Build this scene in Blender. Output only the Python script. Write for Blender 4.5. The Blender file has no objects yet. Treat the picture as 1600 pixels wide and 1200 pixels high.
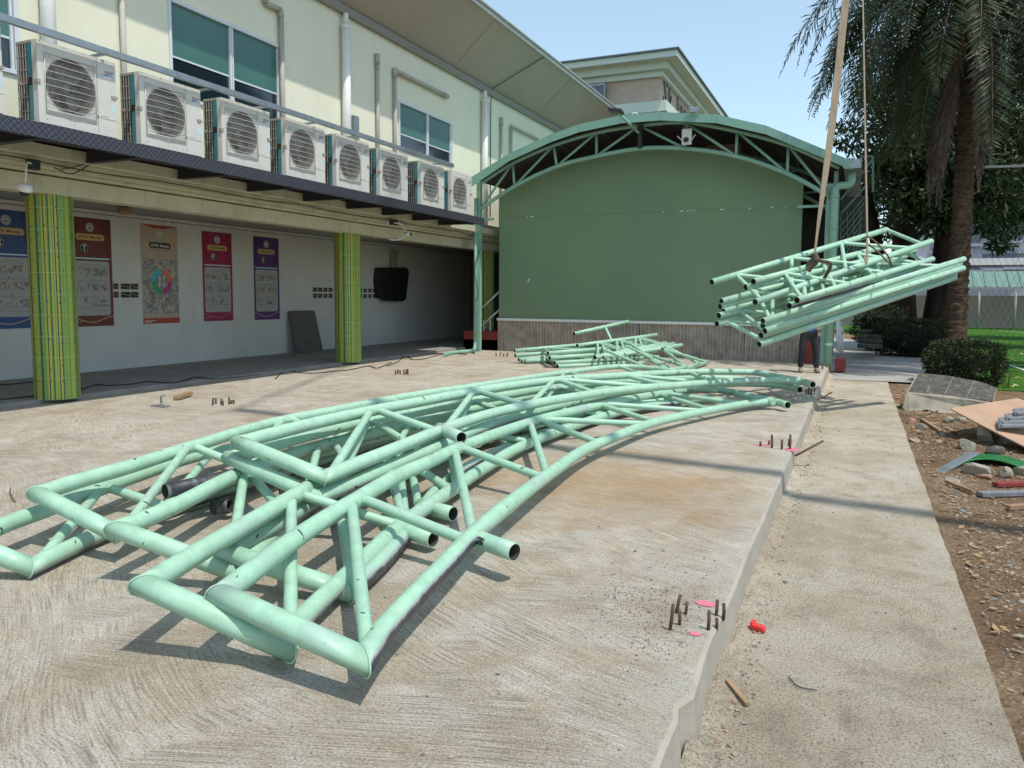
import bpy, bmesh, math, random
from mathutils import Vector, Matrix, noise
random.seed(7)
SC = bpy.context.scene
COL = SC.collection
R = math.radians
# ------------------------------------------------------------------ camera
CAM_H = 1.6
F = 1195.4; CX = 800.0; CY = 565.8
YAW, PITCH, ROLL = -0.4223, 0.0861, -0.0073
def cam_axes():
    cy, sy = math.cos(YAW), math.sin(YAW); cp, sp = math.cos(PITCH), math.sin(PITCH)
    cr, sr = math.cos(ROLL), math.sin(ROLL)
    f = Vector((sy*cp, cy*cp, -sp)); r = Vector((cy, -sy, 0)); d = f.cross(r)
    return cr*r + sr*d, -sr*r + cr*d, f
AX_R, AX_D, AX_F = cam_axes()
cd = bpy.data.cameras.new('camera'); cam = bpy.data.objects.new('camera', cd); COL.objects.link(cam)
m = Matrix.Identity(4)
for i in range(3):
    m[i][0] = AX_R[i]; m[i][1] = -AX_D[i]; m[i][2] = -AX_F[i]
m[2][3] = CAM_H
cam.matrix_world = m
cd.sensor_width = 36.0; cd.lens = F/1600*36.0; cd.shift_y = (CY-600)/1600.0; cd.clip_end = 2000; cd.clip_start = 0.05
SC.camera = cam
# ------------------------------------------------------------------ light
SUN_DIR = Vector((0.44, -0.19, 1.0)).normalized()
w = bpy.data.worlds.new('World'); SC.world = w; w.use_nodes = True
wn = w.node_tree.nodes; wl = w.node_tree.links
sky = wn.new('ShaderNodeTexSky'); sky.sky_type = 'NISHITA'; sky.sun_disc = False
sky.sun_elevation = math.asin(SUN_DIR.z); sky.sun_rotation = math.atan2(SUN_DIR.x, SUN_DIR.y)
sky.air_density = 1.0; sky.dust_density = 0.6; sky.ozone_density = 1.0
bg = wn['Background']; bg.inputs[1].default_value = 0.15
hz = wn.new('ShaderNodeMix'); hz.data_type = 'RGBA'; hz.blend_type = 'ADD'; hz.inputs[0].default_value = 1.0; hz.inputs[7].default_value = (1.25, 1.65, 1.5, 1)
wl.new(sky.outputs[0], hz.inputs[6]); wl.new(hz.outputs[2], bg.inputs[0])     # thin bright haze over the whole sky
sd = bpy.data.lights.new('sun', 'SUN'); sd.energy = 3.5; sd.angle = R(0.55); sd.color = (1.0, 0.95, 0.86)
so = bpy.data.objects.new('sun', sd); COL.objects.link(so)
so.rotation_euler = SUN_DIR.to_track_quat('Z', 'Y').to_euler(); so.location = (20, 5, 30)
SC.view_settings.view_transform = 'Standard'; SC.view_settings.look = 'None'
SC.view_settings.exposure = 0.14; SC.view_settings.gamma = 1.0

# ------------------------------------------------------------------ helpers
def at(px, py, axis, val):
    """the point where the line of sight through a photo pixel meets a plane of the place"""
    v = AX_R*((px-CX)/F) + AX_D*((py-CY)/F) + AX_F
    o = Vector((0, 0, CAM_H)); t = (val-o[axis])/v[axis]
    return o + v*t
def AX(px, py, X): return at(px, py, 0, X)
def AY(px, py, Y): return at(px, py, 1, Y)
def AZ(px, py, Z=0.0): return at(px, py, 2, Z)

def tag(o, label=None, cat=None, group=None, kind=None):
    if label: o['label'] = label
    if cat: o['category'] = cat
    if group: o['group'] = group
    if kind: o['kind'] = kind
    return o
def empty(name, loc=(0, 0, 0), rz=0, **k):
    o = bpy.data.objects.new(name, None); COL.objects.link(o); o.location = loc; o.rotation_euler = (0, 0, rz)
    o.empty_display_size = 0.2
    return tag(o, **k)
def offs(p):
    v = Vector((0, 0, 0))
    while p is not None:
        v += Vector(p.location); p = p.parent
    return v
def copy_tree(o, parent=None):
    c = o.copy(); COL.objects.link(c)
    if parent is not None: c.parent = parent
    for ch in [x for x in o.children]:
        copy_tree(ch, c)
    return c

class MB:
    def __init__(s): s.v = []; s.f = []; s.a = []; s.mi = []; s.cur = 0; s.sm = []; s.smooth = False; s.attr = 0.0
    def vert(s, p, a=None): s.v.append(tuple(p)); s.a.append(s.attr if a is None else a); return len(s.v)-1
    def face(s, idx): s.f.append(tuple(idx)); s.mi.append(s.cur); s.sm.append(s.smooth)
    def box(s, x0, x1, y0, y1, z0, z1):
        i = len(s.v)
        for z in (z0, z1):
            for (x, y) in ((x0, y0), (x1, y0), (x1, y1), (x0, y1)): s.vert((x, y, z))
        for q in ((3, 2, 1, 0), (4, 5, 6, 7), (0, 1, 5, 4), (1, 2, 6, 5), (2, 3, 7, 6), (3, 0, 4, 7)): s.face([i+k for k in q])
        return s
    def obox(s, c, ex, ey, ez):
        """box round c with half-extent vectors"""
        c, ex, ey, ez = map(Vector, (c, ex, ey, ez)); i = len(s.v)
        for sz in (-1, 1):
            for (sx, sy) in ((-1, -1), (1, -1), (1, 1), (-1, 1)): s.vert(c+ex*sx+ey*sy+ez*sz)
        for q in ((3, 2, 1, 0), (4, 5, 6, 7), (0, 1, 5, 4), (1, 2, 6, 5), (2, 3, 7, 6), (3, 0, 4, 7)): s.face([i+k for k in q])
        return s
    def bar(s, a, b, w, h=None, up=(0, 0, 1)):
        a, b = Vector(a), Vector(b); d = b-a; h = w if h is None else h
        t = d.normalized(); u = Vector(up); sd = t.cross(u)
        if sd.length < 1e-3: sd = t.cross(Vector((1, 0, 0)))
        sd.normalize(); u = sd.cross(t)
        return s.obox((a+b)/2, sd*(w/2), d/2, u*(h/2))
    def poly(s, pts):
        s.face([s.vert(p) for p in pts]); return s
    def prism(s, pts, d):
        """closed outline pts pushed along d"""
        d = Vector(d); n = len(pts); a = [s.vert(Vector(p)) for p in pts]; b = [s.vert(Vector(p)+d) for p in pts]
        s.face(a[::-1]); s.face(b)
        for k in range(n): s.face((a[k], a[(k+1) % n], b[(k+1) % n], b[k]))
        return s
    def tube(s, pts, r, n=12, cap=True, cut0=None, cut1=None, wall=0, bare=None, close=False):
        pts = [Vector(p) for p in pts]; N = len(pts); rr = r if hasattr(r, '__len__') else [r]*N
        old = s.smooth; s.smooth = True
        T = []
        for i in range(N):
            if close: d = pts[(i+1) % N]-pts[i-1]
            else: d = pts[min(i+1, N-1)]-pts[max(i-1, 0)]
            T.append(d.normalized())
        u = T[0].cross(Vector((0, 0, 1)))
        if u.length < 1e-3: u = Vector((1, 0, 0))
        u.normalize(); rings = []
        for i in range(N):
            u = (u-T[i]*u.dot(T[i])); u.normalize(); v = T[i].cross(u); ring = []
            for k in range(n):
                a = 2*math.pi*k/n; nn = u*math.cos(a)+v*math.sin(a); p = pts[i]+nn*rr[i]
                cut = cut0 if i == 0 else (cut1 if i == N-1 else None)
                if cut is not None:
                    cp, cn = Vector(cut[0]), Vector(cut[1]); dn = T[i].dot(cn)
                    if abs(dn) > 0.45: p = p + T[i]*((cp-p).dot(cn)/dn)
                av = None
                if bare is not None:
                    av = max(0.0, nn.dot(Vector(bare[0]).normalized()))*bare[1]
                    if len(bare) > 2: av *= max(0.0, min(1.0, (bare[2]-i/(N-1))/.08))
                ring.append(s.vert(p, av))
            rings.append(ring)
        M = N if close else N-1
        for i in range(M):
            A, B = rings[i], rings[(i+1) % N]
            for k in range(n): s.face((A[k], A[(k+1) % n], B[(k+1) % n], B[k]))
        if cap and not close:
            if wall:
                for (i, sgn) in ((0, 1), (N-1, -1)):
                    ta = T[i]*sgn; A = rings[i]
                    if (cut0 if i == 0 else cut1) is not None: s.face(A[::-1] if i == 0 else A); continue
                    c = pts[i]
                    I = [s.vert(Vector(s.v[q])+(c-Vector(s.v[q])).normalized()*wall) for q in A]
                    dep = 0.09
                    J = [s.vert(Vector(s.v[q])+ta*dep) for q in I]
                    for k in range(n):
                        k2 = (k+1) % n
                        q1 = (A[k], I[k], I[k2], A[k2]); q2 = (I[k], J[k], J[k2], I[k2])
                        s.face(q1 if i == 0 else q1[::-1])
                        oc = s.cur; s.cur = 1 if s.inner else oc
                        s.face(q2 if i == 0 else q2[::-1]); s.cur = oc
                    oc = s.cur; s.cur = 1 if s.inner else oc
                    s.face(J[::-1] if i == 0 else J); s.cur = oc
            else:
                s.smooth = False
                s.face(rings[0][::-1]); s.face(rings[-1])
        s.smooth = old
        return rings
    inner = False
    def lathe(s, prof, c, axis=(0, 0, 1), n=24, cap=True):
        """profile of (radius, height) turned about an axis through c"""
        c = Vector(c); ax = Vector(axis).normalized(); u = ax.orthogonal().normalized(); v = ax.cross(u)
        rings = []
        for (r, h) in prof: rings.append([s.vert(c+ax*h+(u*math.cos(2*math.pi*k/n)+v*math.sin(2*math.pi*k/n))*r) for k in range(n)])
        for i in range(len(rings)-1):
            A, B = rings[i], rings[i+1]
            for k in range(n): s.face((A[k], A[(k+1) % n], B[(k+1) % n], B[k]))
        if cap: s.face(rings[0][::-1]); s.face(rings[-1])
        return s
    def build(s, name, mat, parent=None, bevel=0, o=None, shade=None):
        me = bpy.data.meshes.new(name); off = offs(parent) if parent else (Vector(o) if o else Vector((0, 0, 0)))
        me.from_pydata([Vector(p)-off for p in s.v], [], s.f)
        for mm in (mat if isinstance(mat, (list, tuple)) else [mat]): me.materials.append(mm)
        me.polygons.foreach_set('material_index', s.mi)
        me.polygons.foreach_set('use_smooth', s.sm)
        if any(a != 0 for a in s.a):
            at_ = me.attributes.new('bare', 'FLOAT', 'POINT'); at_.data.foreach_set('value', s.a)
        me.update()
        ob = bpy.data.objects.new(name, me); COL.objects.link(ob)
        if parent is not None: ob.parent = parent
        elif o: ob.location = o
        if bevel:
            b = ob.modifiers.new('bevel', 'BEVEL'); b.width = bevel; b.segments = 2; b.limit_method = 'ANGLE'
        return ob
def spline(pts, k=6):
    pts = [Vector(p) for p in pts]
    if len(pts) < 3: return pts
    P = [pts[0]*2-pts[1]]+pts+[pts[-1]*2-pts[-2]]; out = []
    for i in range(1, len(P)-2):
        a, b, c, d = P[i-1:i+3]
        for j in range(k):
            t = j/k; out.append(0.5*((2*b)+(c-a)*t+(2*a-5*b+4*c-d)*t*t+(3*b-a-3*c+d)*t**3))
    out.append(pts[-1]); return out

# ------------------------------------------------------------------ materials
class NT:
    def __init__(s, name, rough=0.6, metal=0.0, spec=0.5):
        s.m = bpy.data.materials.new(name); s.m.use_nodes = True; s.n = s.m.node_tree.nodes; s.l = s.m.node_tree.links
        s.b = s.n['Principled BSDF']; s.b.inputs['Roughness'].default_value = rough; s.b.inputs['Metallic'].default_value = metal
        s.b.inputs['Specular IOR Level'].default_value = spec; s._c = None
    def coord(s, scale=(1, 1, 1), rot=(0, 0, 0), world=True):
        if world: src = s.n.new('ShaderNodeNewGeometry').outputs['Position']
        else: src = s.n.new('ShaderNodeTexCoord').outputs['Object']
        mp = s.n.new('ShaderNodeMapping'); mp.inputs['Scale'].default_value = scale; mp.inputs['Rotation'].default_value = rot
        s.l.new(src, mp.inputs[0]); return mp.outputs[0]
    def noise(s, co, scale, detail=4, rough=0.55, dist=0):
        n = s.n.new('ShaderNodeTexNoise'); s.l.new(co, n.inputs['Vector']); n.inputs['Scale'].default_value = scale
        n.inputs['Detail'].default_value = detail; n.inputs['Roughness'].default_value = rough; n.inputs['Distortion'].default_value = dist
        return n.outputs[0]
    def voro(s, co, scale, feat='F1', out='Distance'):
        n = s.n.new('ShaderNodeTexVoronoi'); n.feature = feat; s.l.new(co, n.inputs['Vector']); n.inputs['Scale'].default_value = scale
        return n.outputs[out]
    def ramp(s, fac, stops, interp='LINEAR'):
        n = s.n.new('ShaderNodeValToRGB'); n.color_ramp.interpolation = interp; e = n.color_ramp.elements
        while len(e) < len(stops): e.new(0.5)
        for i, (p, c) in enumerate(stops):
            e[i].position = p; e[i].color = (c, c, c, 1) if not hasattr(c, '__len__') else (*c, 1)
        s.l.new(fac, n.inputs[0]); return n.outputs[0]
    def mix(s, fac, a, b, mode='MIX'):
        n = s.n.new('ShaderNodeMix'); n.data_type = 'RGBA'; n.blend_type = mode
        for sock, v in ((n.inputs[0], fac), (n.inputs[6], a), (n.inputs[7], b)):
            if hasattr(v, 'is_output') or isinstance(v, bpy.types.NodeSocket): s.l.new(v, sock)
            elif hasattr(v, '__len__'): sock.default_value = (*v, 1)
            else: sock.default_value = v
        return n.outputs[2]
    def math(s, op, a, b=0.5, clamp=False):
        n = s.n.new('ShaderNodeMath'); n.operation = op; n.use_clamp = clamp
        for sock, v in ((n.inputs[0], a), (n.inputs[1], b)):
            if isinstance(v, bpy.types.NodeSocket): s.l.new(v, sock)
            else: sock.default_value = v
        return n.outputs[0]
    def attr(s, name='bare'):
        n = s.n.new('ShaderNodeAttribute'); n.attribute_name = name; return n.outputs['Fac']
    def col(s, c):
        if isinstance(c, bpy.types.NodeSocket): s.l.new(c, s.b.inputs['Base Color'])
        else: s.b.inputs['Base Color'].default_value = (*c, 1)
        return s
    def rough(s, c): s.l.new(c, s.b.inputs['Roughness']); return s
    def bump(s, h, strength=0.4, dist=0.01):
        n = s.n.new('ShaderNodeBump'); n.inputs['Strength'].default_value = strength; n.inputs['Distance'].default_value = dist
        s.l.new(h, n.inputs['Height']); s.l.new(n.outputs[0], s.b.inputs['Normal']); return s
def plain(name, c, rough=0.6, metal=0, var=0.12, scale=3.0, bump=0.0, dirt=None, spec=0.5):
    """paint, plastic or metal with mottling and a little dirt"""
    t = NT(name, rough, metal, spec); co = t.coord()
    n1 = t.noise(co, scale, 5); n2 = t.noise(co, scale*9, 3)
    f = t.math('ADD', t.math('MULTIPLY', n1, 0.7), t.math('MULTIPLY', n2, 0.3))
    lo = tuple(x*(1-var) for x in c); hi = tuple(min(1, x*(1+var)) for x in c)
    cc = t.ramp(f, [(0.3, lo), (0.7, hi)])
    if dirt:
        d = t.ramp(t.noise(t.coord((1, 1, 0.35)), scale*2.2, 6, 0.7), [(0.52, 0.0), (0.75, dirt[1])])
        cc = t.mix(d, cc, dirt[0])
    t.col(cc)
    if bump: t.bump(n2, bump, 0.01)
    return t.m

def m_slab():
    t = NT('broomed_concrete', 0.85, 0, 0.25); co = t.coord()
    # brush strokes that sweep in arcs
    warp = t.noise(t.coord((0.30, 0.22, 0.3)), 1.0, 1, 0.4)
    sep = t.n.new('ShaderNodeSeparateXYZ'); t.l.new(co, sep.inputs[0])
    a = t.math('MULTIPLY', t.math('SUBTRACT', warp, 0.5), 0.55)
    d = t.math('ADD', t.math('ADD', t.math('MULTIPLY', sep.outputs[1], 0.92), t.math('MULTIPLY', sep.outputs[0], 0.25)), a)
    def strokes(dd, al, f, l):
        c_ = t.n.new('ShaderNodeCombineXYZ'); t.l.new(t.math('MULTIPLY', dd, f), c_.inputs[0]); t.l.new(t.math('MULTIPLY', al, l), c_.inputs[1]); return t.noise(c_.outputs[0], 1.0, 4, 0.62)
    X_, Y_ = sep.outputs[0], sep.outputs[1]
    wa = t.math('MULTIPLY', t.math('SUBTRACT', t.noise(co, 0.32, 1, 0.4), 0.5), 0.9)
    d2 = t.math('ADD', t.math('ADD', t.math('MULTIPLY', Y_, 0.85), t.math('MULTIPLY', X_, 0.53)), wa); al2 = t.math('SUBTRACT', t.math('MULTIPLY', Y_, 0.53), t.math('MULTIPLY', X_, 0.85))
    d3 = t.math('ADD', t.math('SUBTRACT', t.math('MULTIPLY', Y_, 0.97), t.math('MULTIPLY', X_, 0.25)), t.math('MULTIPLY', wa, 0.5))
    m1 = t.ramp(t.noise(co, 0.75, 3, 0.55), [(0.47, 0.0), (0.53, 1.0)]); m2 = t.ramp(t.noise(t.coord((1, 1, 1), (0, 0, 1.0)), 0.9, 3, 0.5), [(0.50, 0.0), (0.55, 1.0)])
    g = t.mix(m1, strokes(d, X_, 120.0, 3.0), strokes(d2, al2, 100.0, 2.6)); g = t.mix(m2, g, strokes(d3, X_, 130.0, 2.2))
    g2 = t.mix(m1, strokes(d, X_, 11.0, 1.6), strokes(d2, al2, 12.0, 1.4))
    big = t.noise(co, 0.55, 5, 0.6); mid = t.noise(co, 2.6, 5, 0.65); fine = t.noise(co, 95, 5, 0.8); spk = t.noise(co, 26, 6, 0.85)
    base = t.ramp(big, [(0.30, (0.41, 0.325, 0.225)), (0.50, (0.55, 0.465, 0.35)), (0.72, (0.66, 0.60, 0.495))])
    base = t.mix(t.ramp(mid, [(0.40, 0.0), (0.62, 0.75)]), base, (0.66, 0.615, 0.54))
    base = t.mix(t.ramp(t.noise(co, 1.5, 6, 0.72), [(0.49, 0.0), (0.62, 0.6)]), base, (0.37, 0.265, 0.155))
    patch = t.ramp(t.noise(co, 1.1, 4, 0.6), [(0.35, 0.35), (0.62, 1.0)])
    base = t.mix(t.ramp(g2, [(0.36, 0.25), (0.58, 0.0)]), base, (0.36, 0.31, 0.245))
    base = t.mix(t.math('MULTIPLY', t.ramp(g, [(0.40, 0.75), (0.52, 0.0)]), patch), base, (0.235, 0.20, 0.155))
    base = t.mix(t.math('MULTIPLY', t.ramp(g, [(0.55, 0.0), (0.66, 0.55)]), patch), base, (0.74, 0.71, 0.64))
    base = t.mix(t.ramp(fine, [(0.38, 0.8), (0.50, 0.0)]), base, (0.19, 0.155, 0.115))
    base = t.mix(t.ramp(fine, [(0.54, 0.0), (0.66, 0.7)]), base, (0.80, 0.77, 0.70))
    # rusty yellow patch towards the right edge
    mp = t.n.new('ShaderNodeMapping'); mp.inputs['Location'].default_value = (1.5, -6.35, 0); mp.inputs['Scale'].default_value = (0.6, 0.95, 1)
    t.l.new(co, mp.inputs[0])
    le = t.n.new('ShaderNodeVectorMath'); le.operation = 'LENGTH'; mp2 = t.n.new('ShaderNodeMapping'); mp2.vector_type = 'POINT'
    mp2.inputs['Location'].default_value = (1.75*0.55, -6.3*0.62, 0); mp2.inputs['Scale'].default_value = (0.55, 0.62, 1); t.l.new(co, mp2.inputs[0]); t.l.new(mp2.outputs[0], le.inputs[0])
    r = t.math('ADD', le.outputs['Value'], t.math('MULTIPLY', t.math('SUBTRACT', t.noise(co, 1.6, 5, 0.7), 0.5), 1.6))
    base = t.mix(t.ramp(r, [(0.2, 0.55), (1.05, 0.0)]), base, (0.42, 0.25, 0.105))
    # fresh grey-white mortar along the right edge
    e = t.math('ADD', t.math('ADD', sep.outputs[0], 0.56), t.math('MULTIPLY', t.math('SUBTRACT', t.noise(co, 3.5, 5, 0.7), 0.5), 0.55))
    base = t.mix(t.ramp(t.math('ADD', e, 0.5), [(0.27, 0.0), (0.52, 0.38)]), base, (0.58, 0.55, 0.49))
    base = t.mix(t.ramp(spk, [(0.55, 0.0), (0.66, 0.7)]), base, (0.20, 0.165, 0.125))
    t.col(base)
    h = t.math('ADD', t.math('MULTIPLY', g, 1.0), t.math('MULTIPLY', fine, 0.5))
    h = t.math('ADD', h, t.math('MULTIPLY', g2, 1.2)); t.bump(h, 0.9, 0.025)
    return t.m
def m_path():
    t = NT('weathered_path_concrete', 0.9, 0, 0.2); co = t.coord()
    big = t.noise(co, 0.9, 7, 0.65); mid = t.noise(co, 3.2, 8, 0.75, 0.4); fine = t.noise(co, 80, 5, 0.85); spk = t.noise(co, 34, 6, 0.85); blot = t.noise(t.coord((1, .8, 1)), 7, 7, 0.8)
    base = t.ramp(big, [(0.3, (0.46, 0.375, 0.265)), (0.52, (0.60, 0.52, 0.40)), (0.75, (0.68, 0.62, 0.515))])
    base = t.mix(t.ramp(mid, [(0.36, 0.55), (0.52, 0.0)]), base, (0.33, 0.27, 0.195))
    base = t.mix(t.ramp(mid, [(0.55, 0.0), (0.68, 0.6)]), base, (0.68, 0.635, 0.56))
    base = t.mix(t.ramp(blot, [(0.36, 0.5), (0.46, 0.0)]), base, (0.30, 0.25, 0.19))
    base = t.mix(t.ramp(fine, [(0.40, 0.9), (0.5, 0.0)]), base, (0.15, 0.12, 0.085))
    base = t.mix(t.ramp(fine, [(0.56, 0.0), (0.68, 0.6)]), base, (0.74, 0.70, 0.63))
    base = t.mix(t.ramp(spk, [(0.57, 0.0), (0.66, 0.6)]), base, (0.20, 0.175, 0.145))
    t.col(base); t.bump(t.math('ADD', fine, t.math('MULTIPLY', spk, 1.4)), 1.0, 0.014); return t.m
def m_dirt():
    t = NT('dry_dirt', 0.95, 0, 0.1); co = t.coord()
    big = t.noise(co, 1.3, 6, 0.65); v = t.voro(co, 26); fine = t.noise(co, 45, 5, 0.8)
    base = t.ramp(big, [(0.3, (0.19, 0.115, 0.065)), (0.5, (0.32, 0.21, 0.125)), (0.7, (0.46, 0.33, 0.21))])
    base = t.mix(t.ramp(fine, [(0.36, 0.8), (0.55, 0.0)]), base, (0.10, 0.07, 0.05))
    base = t.mix(t.ramp(fine, [(0.60, 0.0), (0.74, 0.5)]), base, (0.50, 0.40, 0.29))
    t.col(base); t.bump(t.math('ADD', fine, v), 1.0, 0.04); return t.m
def m_turf():
    t = NT('artificial_turf', 0.9, 0, 0.1); co = t.coord()
    n = t.noise(t.coord((1, 0.5, 1)), 1.2, 4); f = t.noise(co, 60, 3, 0.8)
    base = t.ramp(n, [(0.3, (0.045, 0.12, 0.014)), (0.7, (0.07, 0.175, 0.022))])
    base = t.mix(t.ramp(f, [(0.35, 0.6), (0.6, 0.0)]), base, (0.02, 0.07, 0.01)); t.col(base); t.bump(f, 0.6, 0.02); return t.m
def m_mint(name, c, seed, over=0.55):
    t = NT(name, 0.36, 0.0, 0.5); co = t.coord()
    mpn = t.n.new('ShaderNodeVectorMath'); mpn.operation = 'ADD'; mpn.inputs[1].default_value = (seed*3.1, seed*1.7, seed*2.3); t.l.new(co, mpn.inputs[0]); co2 = mpn.outputs[0]
    n1 = t.noise(co2, 1.7, 4, 0.6); n2 = t.noise(co2, 9, 5, 0.7); n3 = t.noise(co2, 30, 4, 0.7)
    base = t.ramp(n2, [(0.3, tuple(x*0.86 for x in c)), (0.7, tuple(min(1, x*1.12) for x in c))])
    base = t.mix(t.ramp(t.noise(co2, 4.5, 6, 0.75), [(0.58, 0.0), (0.72, 0.25)]), base, (0.28, 0.37, 0.31))
    base = t.mix(t.ramp(n1, [(0.54, 0.0), (0.72, over*.8)]), base, (0.36, 0.41, 0.42))     # thin grey overspray
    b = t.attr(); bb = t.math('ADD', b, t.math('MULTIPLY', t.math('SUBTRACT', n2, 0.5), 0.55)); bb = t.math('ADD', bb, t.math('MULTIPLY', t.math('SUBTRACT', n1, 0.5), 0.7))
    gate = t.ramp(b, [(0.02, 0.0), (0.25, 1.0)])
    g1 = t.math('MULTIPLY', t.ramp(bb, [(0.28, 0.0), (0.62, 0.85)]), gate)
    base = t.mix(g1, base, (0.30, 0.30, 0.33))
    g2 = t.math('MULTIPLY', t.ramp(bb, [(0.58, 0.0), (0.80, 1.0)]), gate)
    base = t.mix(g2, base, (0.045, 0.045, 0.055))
    ch = t.ramp(t.noise(co2, 13, 2, 0.4, 0.6), [(0.725, 0.0), (0.735, 1.0)])     # chips down to black primer
    base = t.mix(ch, base, (0.03, 0.05, 0.05))
    sc = t.ramp(t.noise(t.coord((1, 1, 1)), 42, 5, 0.85), [(0.66, 0.0), (0.71, 0.75)]); base = t.mix(sc, base, (0.16, 0.25, 0.21))
    t.col(base); t.rough(t.ramp(n2, [(0.3, 0.34), (0.7, 0.58)])); t.bump(n3, 0.10, 0.01)
    return t.m
def m_foliage(name, a, b, c2, trans=True):
    t = NT(name, 0.5, 0, 0.4); co = t.coord()
    n = t.noise(co, 0.7, 2); f = t.noise(co, 9, 2, 0.6)
    base = t.ramp(f, [(0.3, a), (0.55, b), (0.78, c2)]); base = t.mix(t.ramp(n, [(0.4, 0.0), (0.7, 0.6)]), base, a)
    t.col(base)
    if trans:
        tr = t.n.new('ShaderNodeBsdfTranslucent'); t.l.new(base, tr.inputs[0]); mx = t.n.new('ShaderNodeMixShader'); mx.inputs[0].default_value = 0.25
        t.l.new(t.b.outputs[0], mx.inputs[1]); t.l.new(tr.outputs[0], mx.inputs[2]); t.l.new(mx.outputs[0], t.n['Material Output'].inputs[0])
    return t.m
def m_pillar():
    # narrow vertical tiles in greens and yellows, white grout ring every 0.3 m, little dark bamboo knots
    t = NT('bamboo_mosaic_tile', 0.45, 0, 0.5)
    tc = t.n.new('ShaderNodeTexCoord').outputs['Object']; sep = t.n.new('ShaderNodeSeparateXYZ'); t.l.new(tc, sep.inputs[0])
    ang = t.math('ARCTAN2', sep.outputs[1], sep.outputs[0]); u = t.math('MULTIPLY', t.math('ADD', ang, 3.1416), 128/6.2832)
    iu = t.math('FLOOR', u, 0); zt = t.math('FLOOR', t.math('MULTIPLY', sep.outputs[2], 1/0.305), 0)
    cmb = t.n.new('ShaderNodeCombineXYZ'); t.l.new(iu, cmb.inputs[0])
    wn_ = t.n.new('ShaderNodeTexWhiteNoise'); wn_.noise_dimensions = '2D'; t.l.new(cmb.outputs[0], wn_.inputs[0])
    base = t.ramp(wn_.outputs[0], [(0.0, (0.40, 0.42, 0.05)), (0.20, (0.16, 0.31, 0.04)), (0.40, (0.02, 0.10, 0.035)), (0.56, (0.27, 0.37, 0.07)), (0.72, (0.015, 0.06, 0.065)), (0.84, (0.46, 0.39, 0.05)), (0.93, (0.20, 0.35, 0.15))], 'CONSTANT')
    # knots
    cm2 = t.n.new('ShaderNodeCombineXYZ'); t.l.new(iu, cm2.inputs[0]); t.l.new(zt, cm2.inputs[1]); w2 = t.n.new('ShaderNodeTexWhiteNoise'); w2.noise_dimensions = '2D'; t.l.new(cm2.outputs[0], w2.inputs[0])
    fz = t.math('FRACT', t.math('MULTIPLY', sep.outputs[2], 1/0.305)); k = t.math('LESS_THAN', t.math('ABSOLUTE', t.math('SUBTRACT', fz, w2.outputs[0])), 0.045)
    k = t.math('MULTIPLY', k, t.math('GREATER_THAN', wn_.outputs[0], 0.72))
    base = t.mix(t.math('MULTIPLY', k, 0.75), base, (0.03, 0.035, 0.02))
    fu = t.math('FRACT', u); ed = t.math('LESS_THAN', fu, 0.10); base = t.mix(t.math('MULTIPLY', ed, 0.35), base, (0.10, 0.12, 0.05))
    gr = t.math('LESS_THAN', fz, 0.013); base = t.mix(gr, base, (0.42, 0.48, 0.33))
    t.col(base); t.bump(t.math('SUBTRACT', 1.0, t.math('MAXIMUM', ed, gr)), 0.25, 0.004); return t.m
def m_chequer():
    t = NT('painted_chequer_plate', 0.45, 0.3, 0.5)
    sep = t.n.new('ShaderNodeSeparateXYZ'); t.l.new(t.coord(), sep.inputs[0])
    y, z = t.math('MULTIPLY', sep.outputs[1], 24.0), t.math('MULTIPLY', t.math('ADD', sep.outputs[2], sep.outputs[0]), 24.0)
    a = t.math('ADD', y, z); b = t.math('SUBTRACT', y, z)
    s1 = t.math('MULTIPLY', t.math('LESS_THAN', t.math('FRACT', a), 0.35), t.math('LESS_THAN', t.math('FRACT', t.math('MULTIPLY', b, 0.5)), 0.42))
    s2 = t.math('MULTIPLY', t.math('LESS_THAN', t.math('FRACT', b), 0.35), t.math('GREATER_THAN', t.math('FRACT', t.math('MULTIPLY', a, 0.5)), 0.55))
    s = t.math('MAXIMUM', s1, s2)
    c = t.mix(s, (0.035, 0.036, 0.05), (0.11, 0.115, 0.15)); t.col(c); t.bump(s, 0.9, 0.006); return t.m
def m_glass(name, c):
    t = NT(name, 0.06, 0.0, 0.9); t.col(c); return t.m
def m_bark(name, a, b, sc=(1, 1, 9)):
    t = NT(name, 0.95, 0, 0.1); n = t.noise(t.coord(sc), 3.0, 5, 0.7); t.col(t.ramp(n, [(0.35, a), (0.65, b)])); t.bump(n, 1.0, 0.05); return t.m
def m_collage(name, tint=(1, 1, 1), sc=26):
    """small mixed colour photographs, printed and out of focus"""
    t = NT(name, 0.5, 0, 0.3); co = t.coord((1, 1, 1)); n = t.n.new('ShaderNodeTexVoronoi'); t.l.new(co, n.inputs['Vector']); n.inputs['Scale'].default_value = sc
    hs = t.n.new('ShaderNodeHueSaturation'); hs.inputs['Saturation'].default_value = 0.22; hs.inputs['Value'].default_value = 0.5; t.l.new(n.outputs['Color'], hs.inputs['Color'])
    c = t.mix(t.ramp(t.noise(co, 16, 5, 0.7), [(0.44, 0.9), (0.56, 0.0)]), hs.outputs[0], (0.05, 0.045, 0.04)); c = t.mix(t.ramp(t.noise(co, 7, 4), [(0.5, 0.0), (0.6, 0.8)]), c, tint); t.col(t.mix(0.3, c, tint)); return t.m

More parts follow.
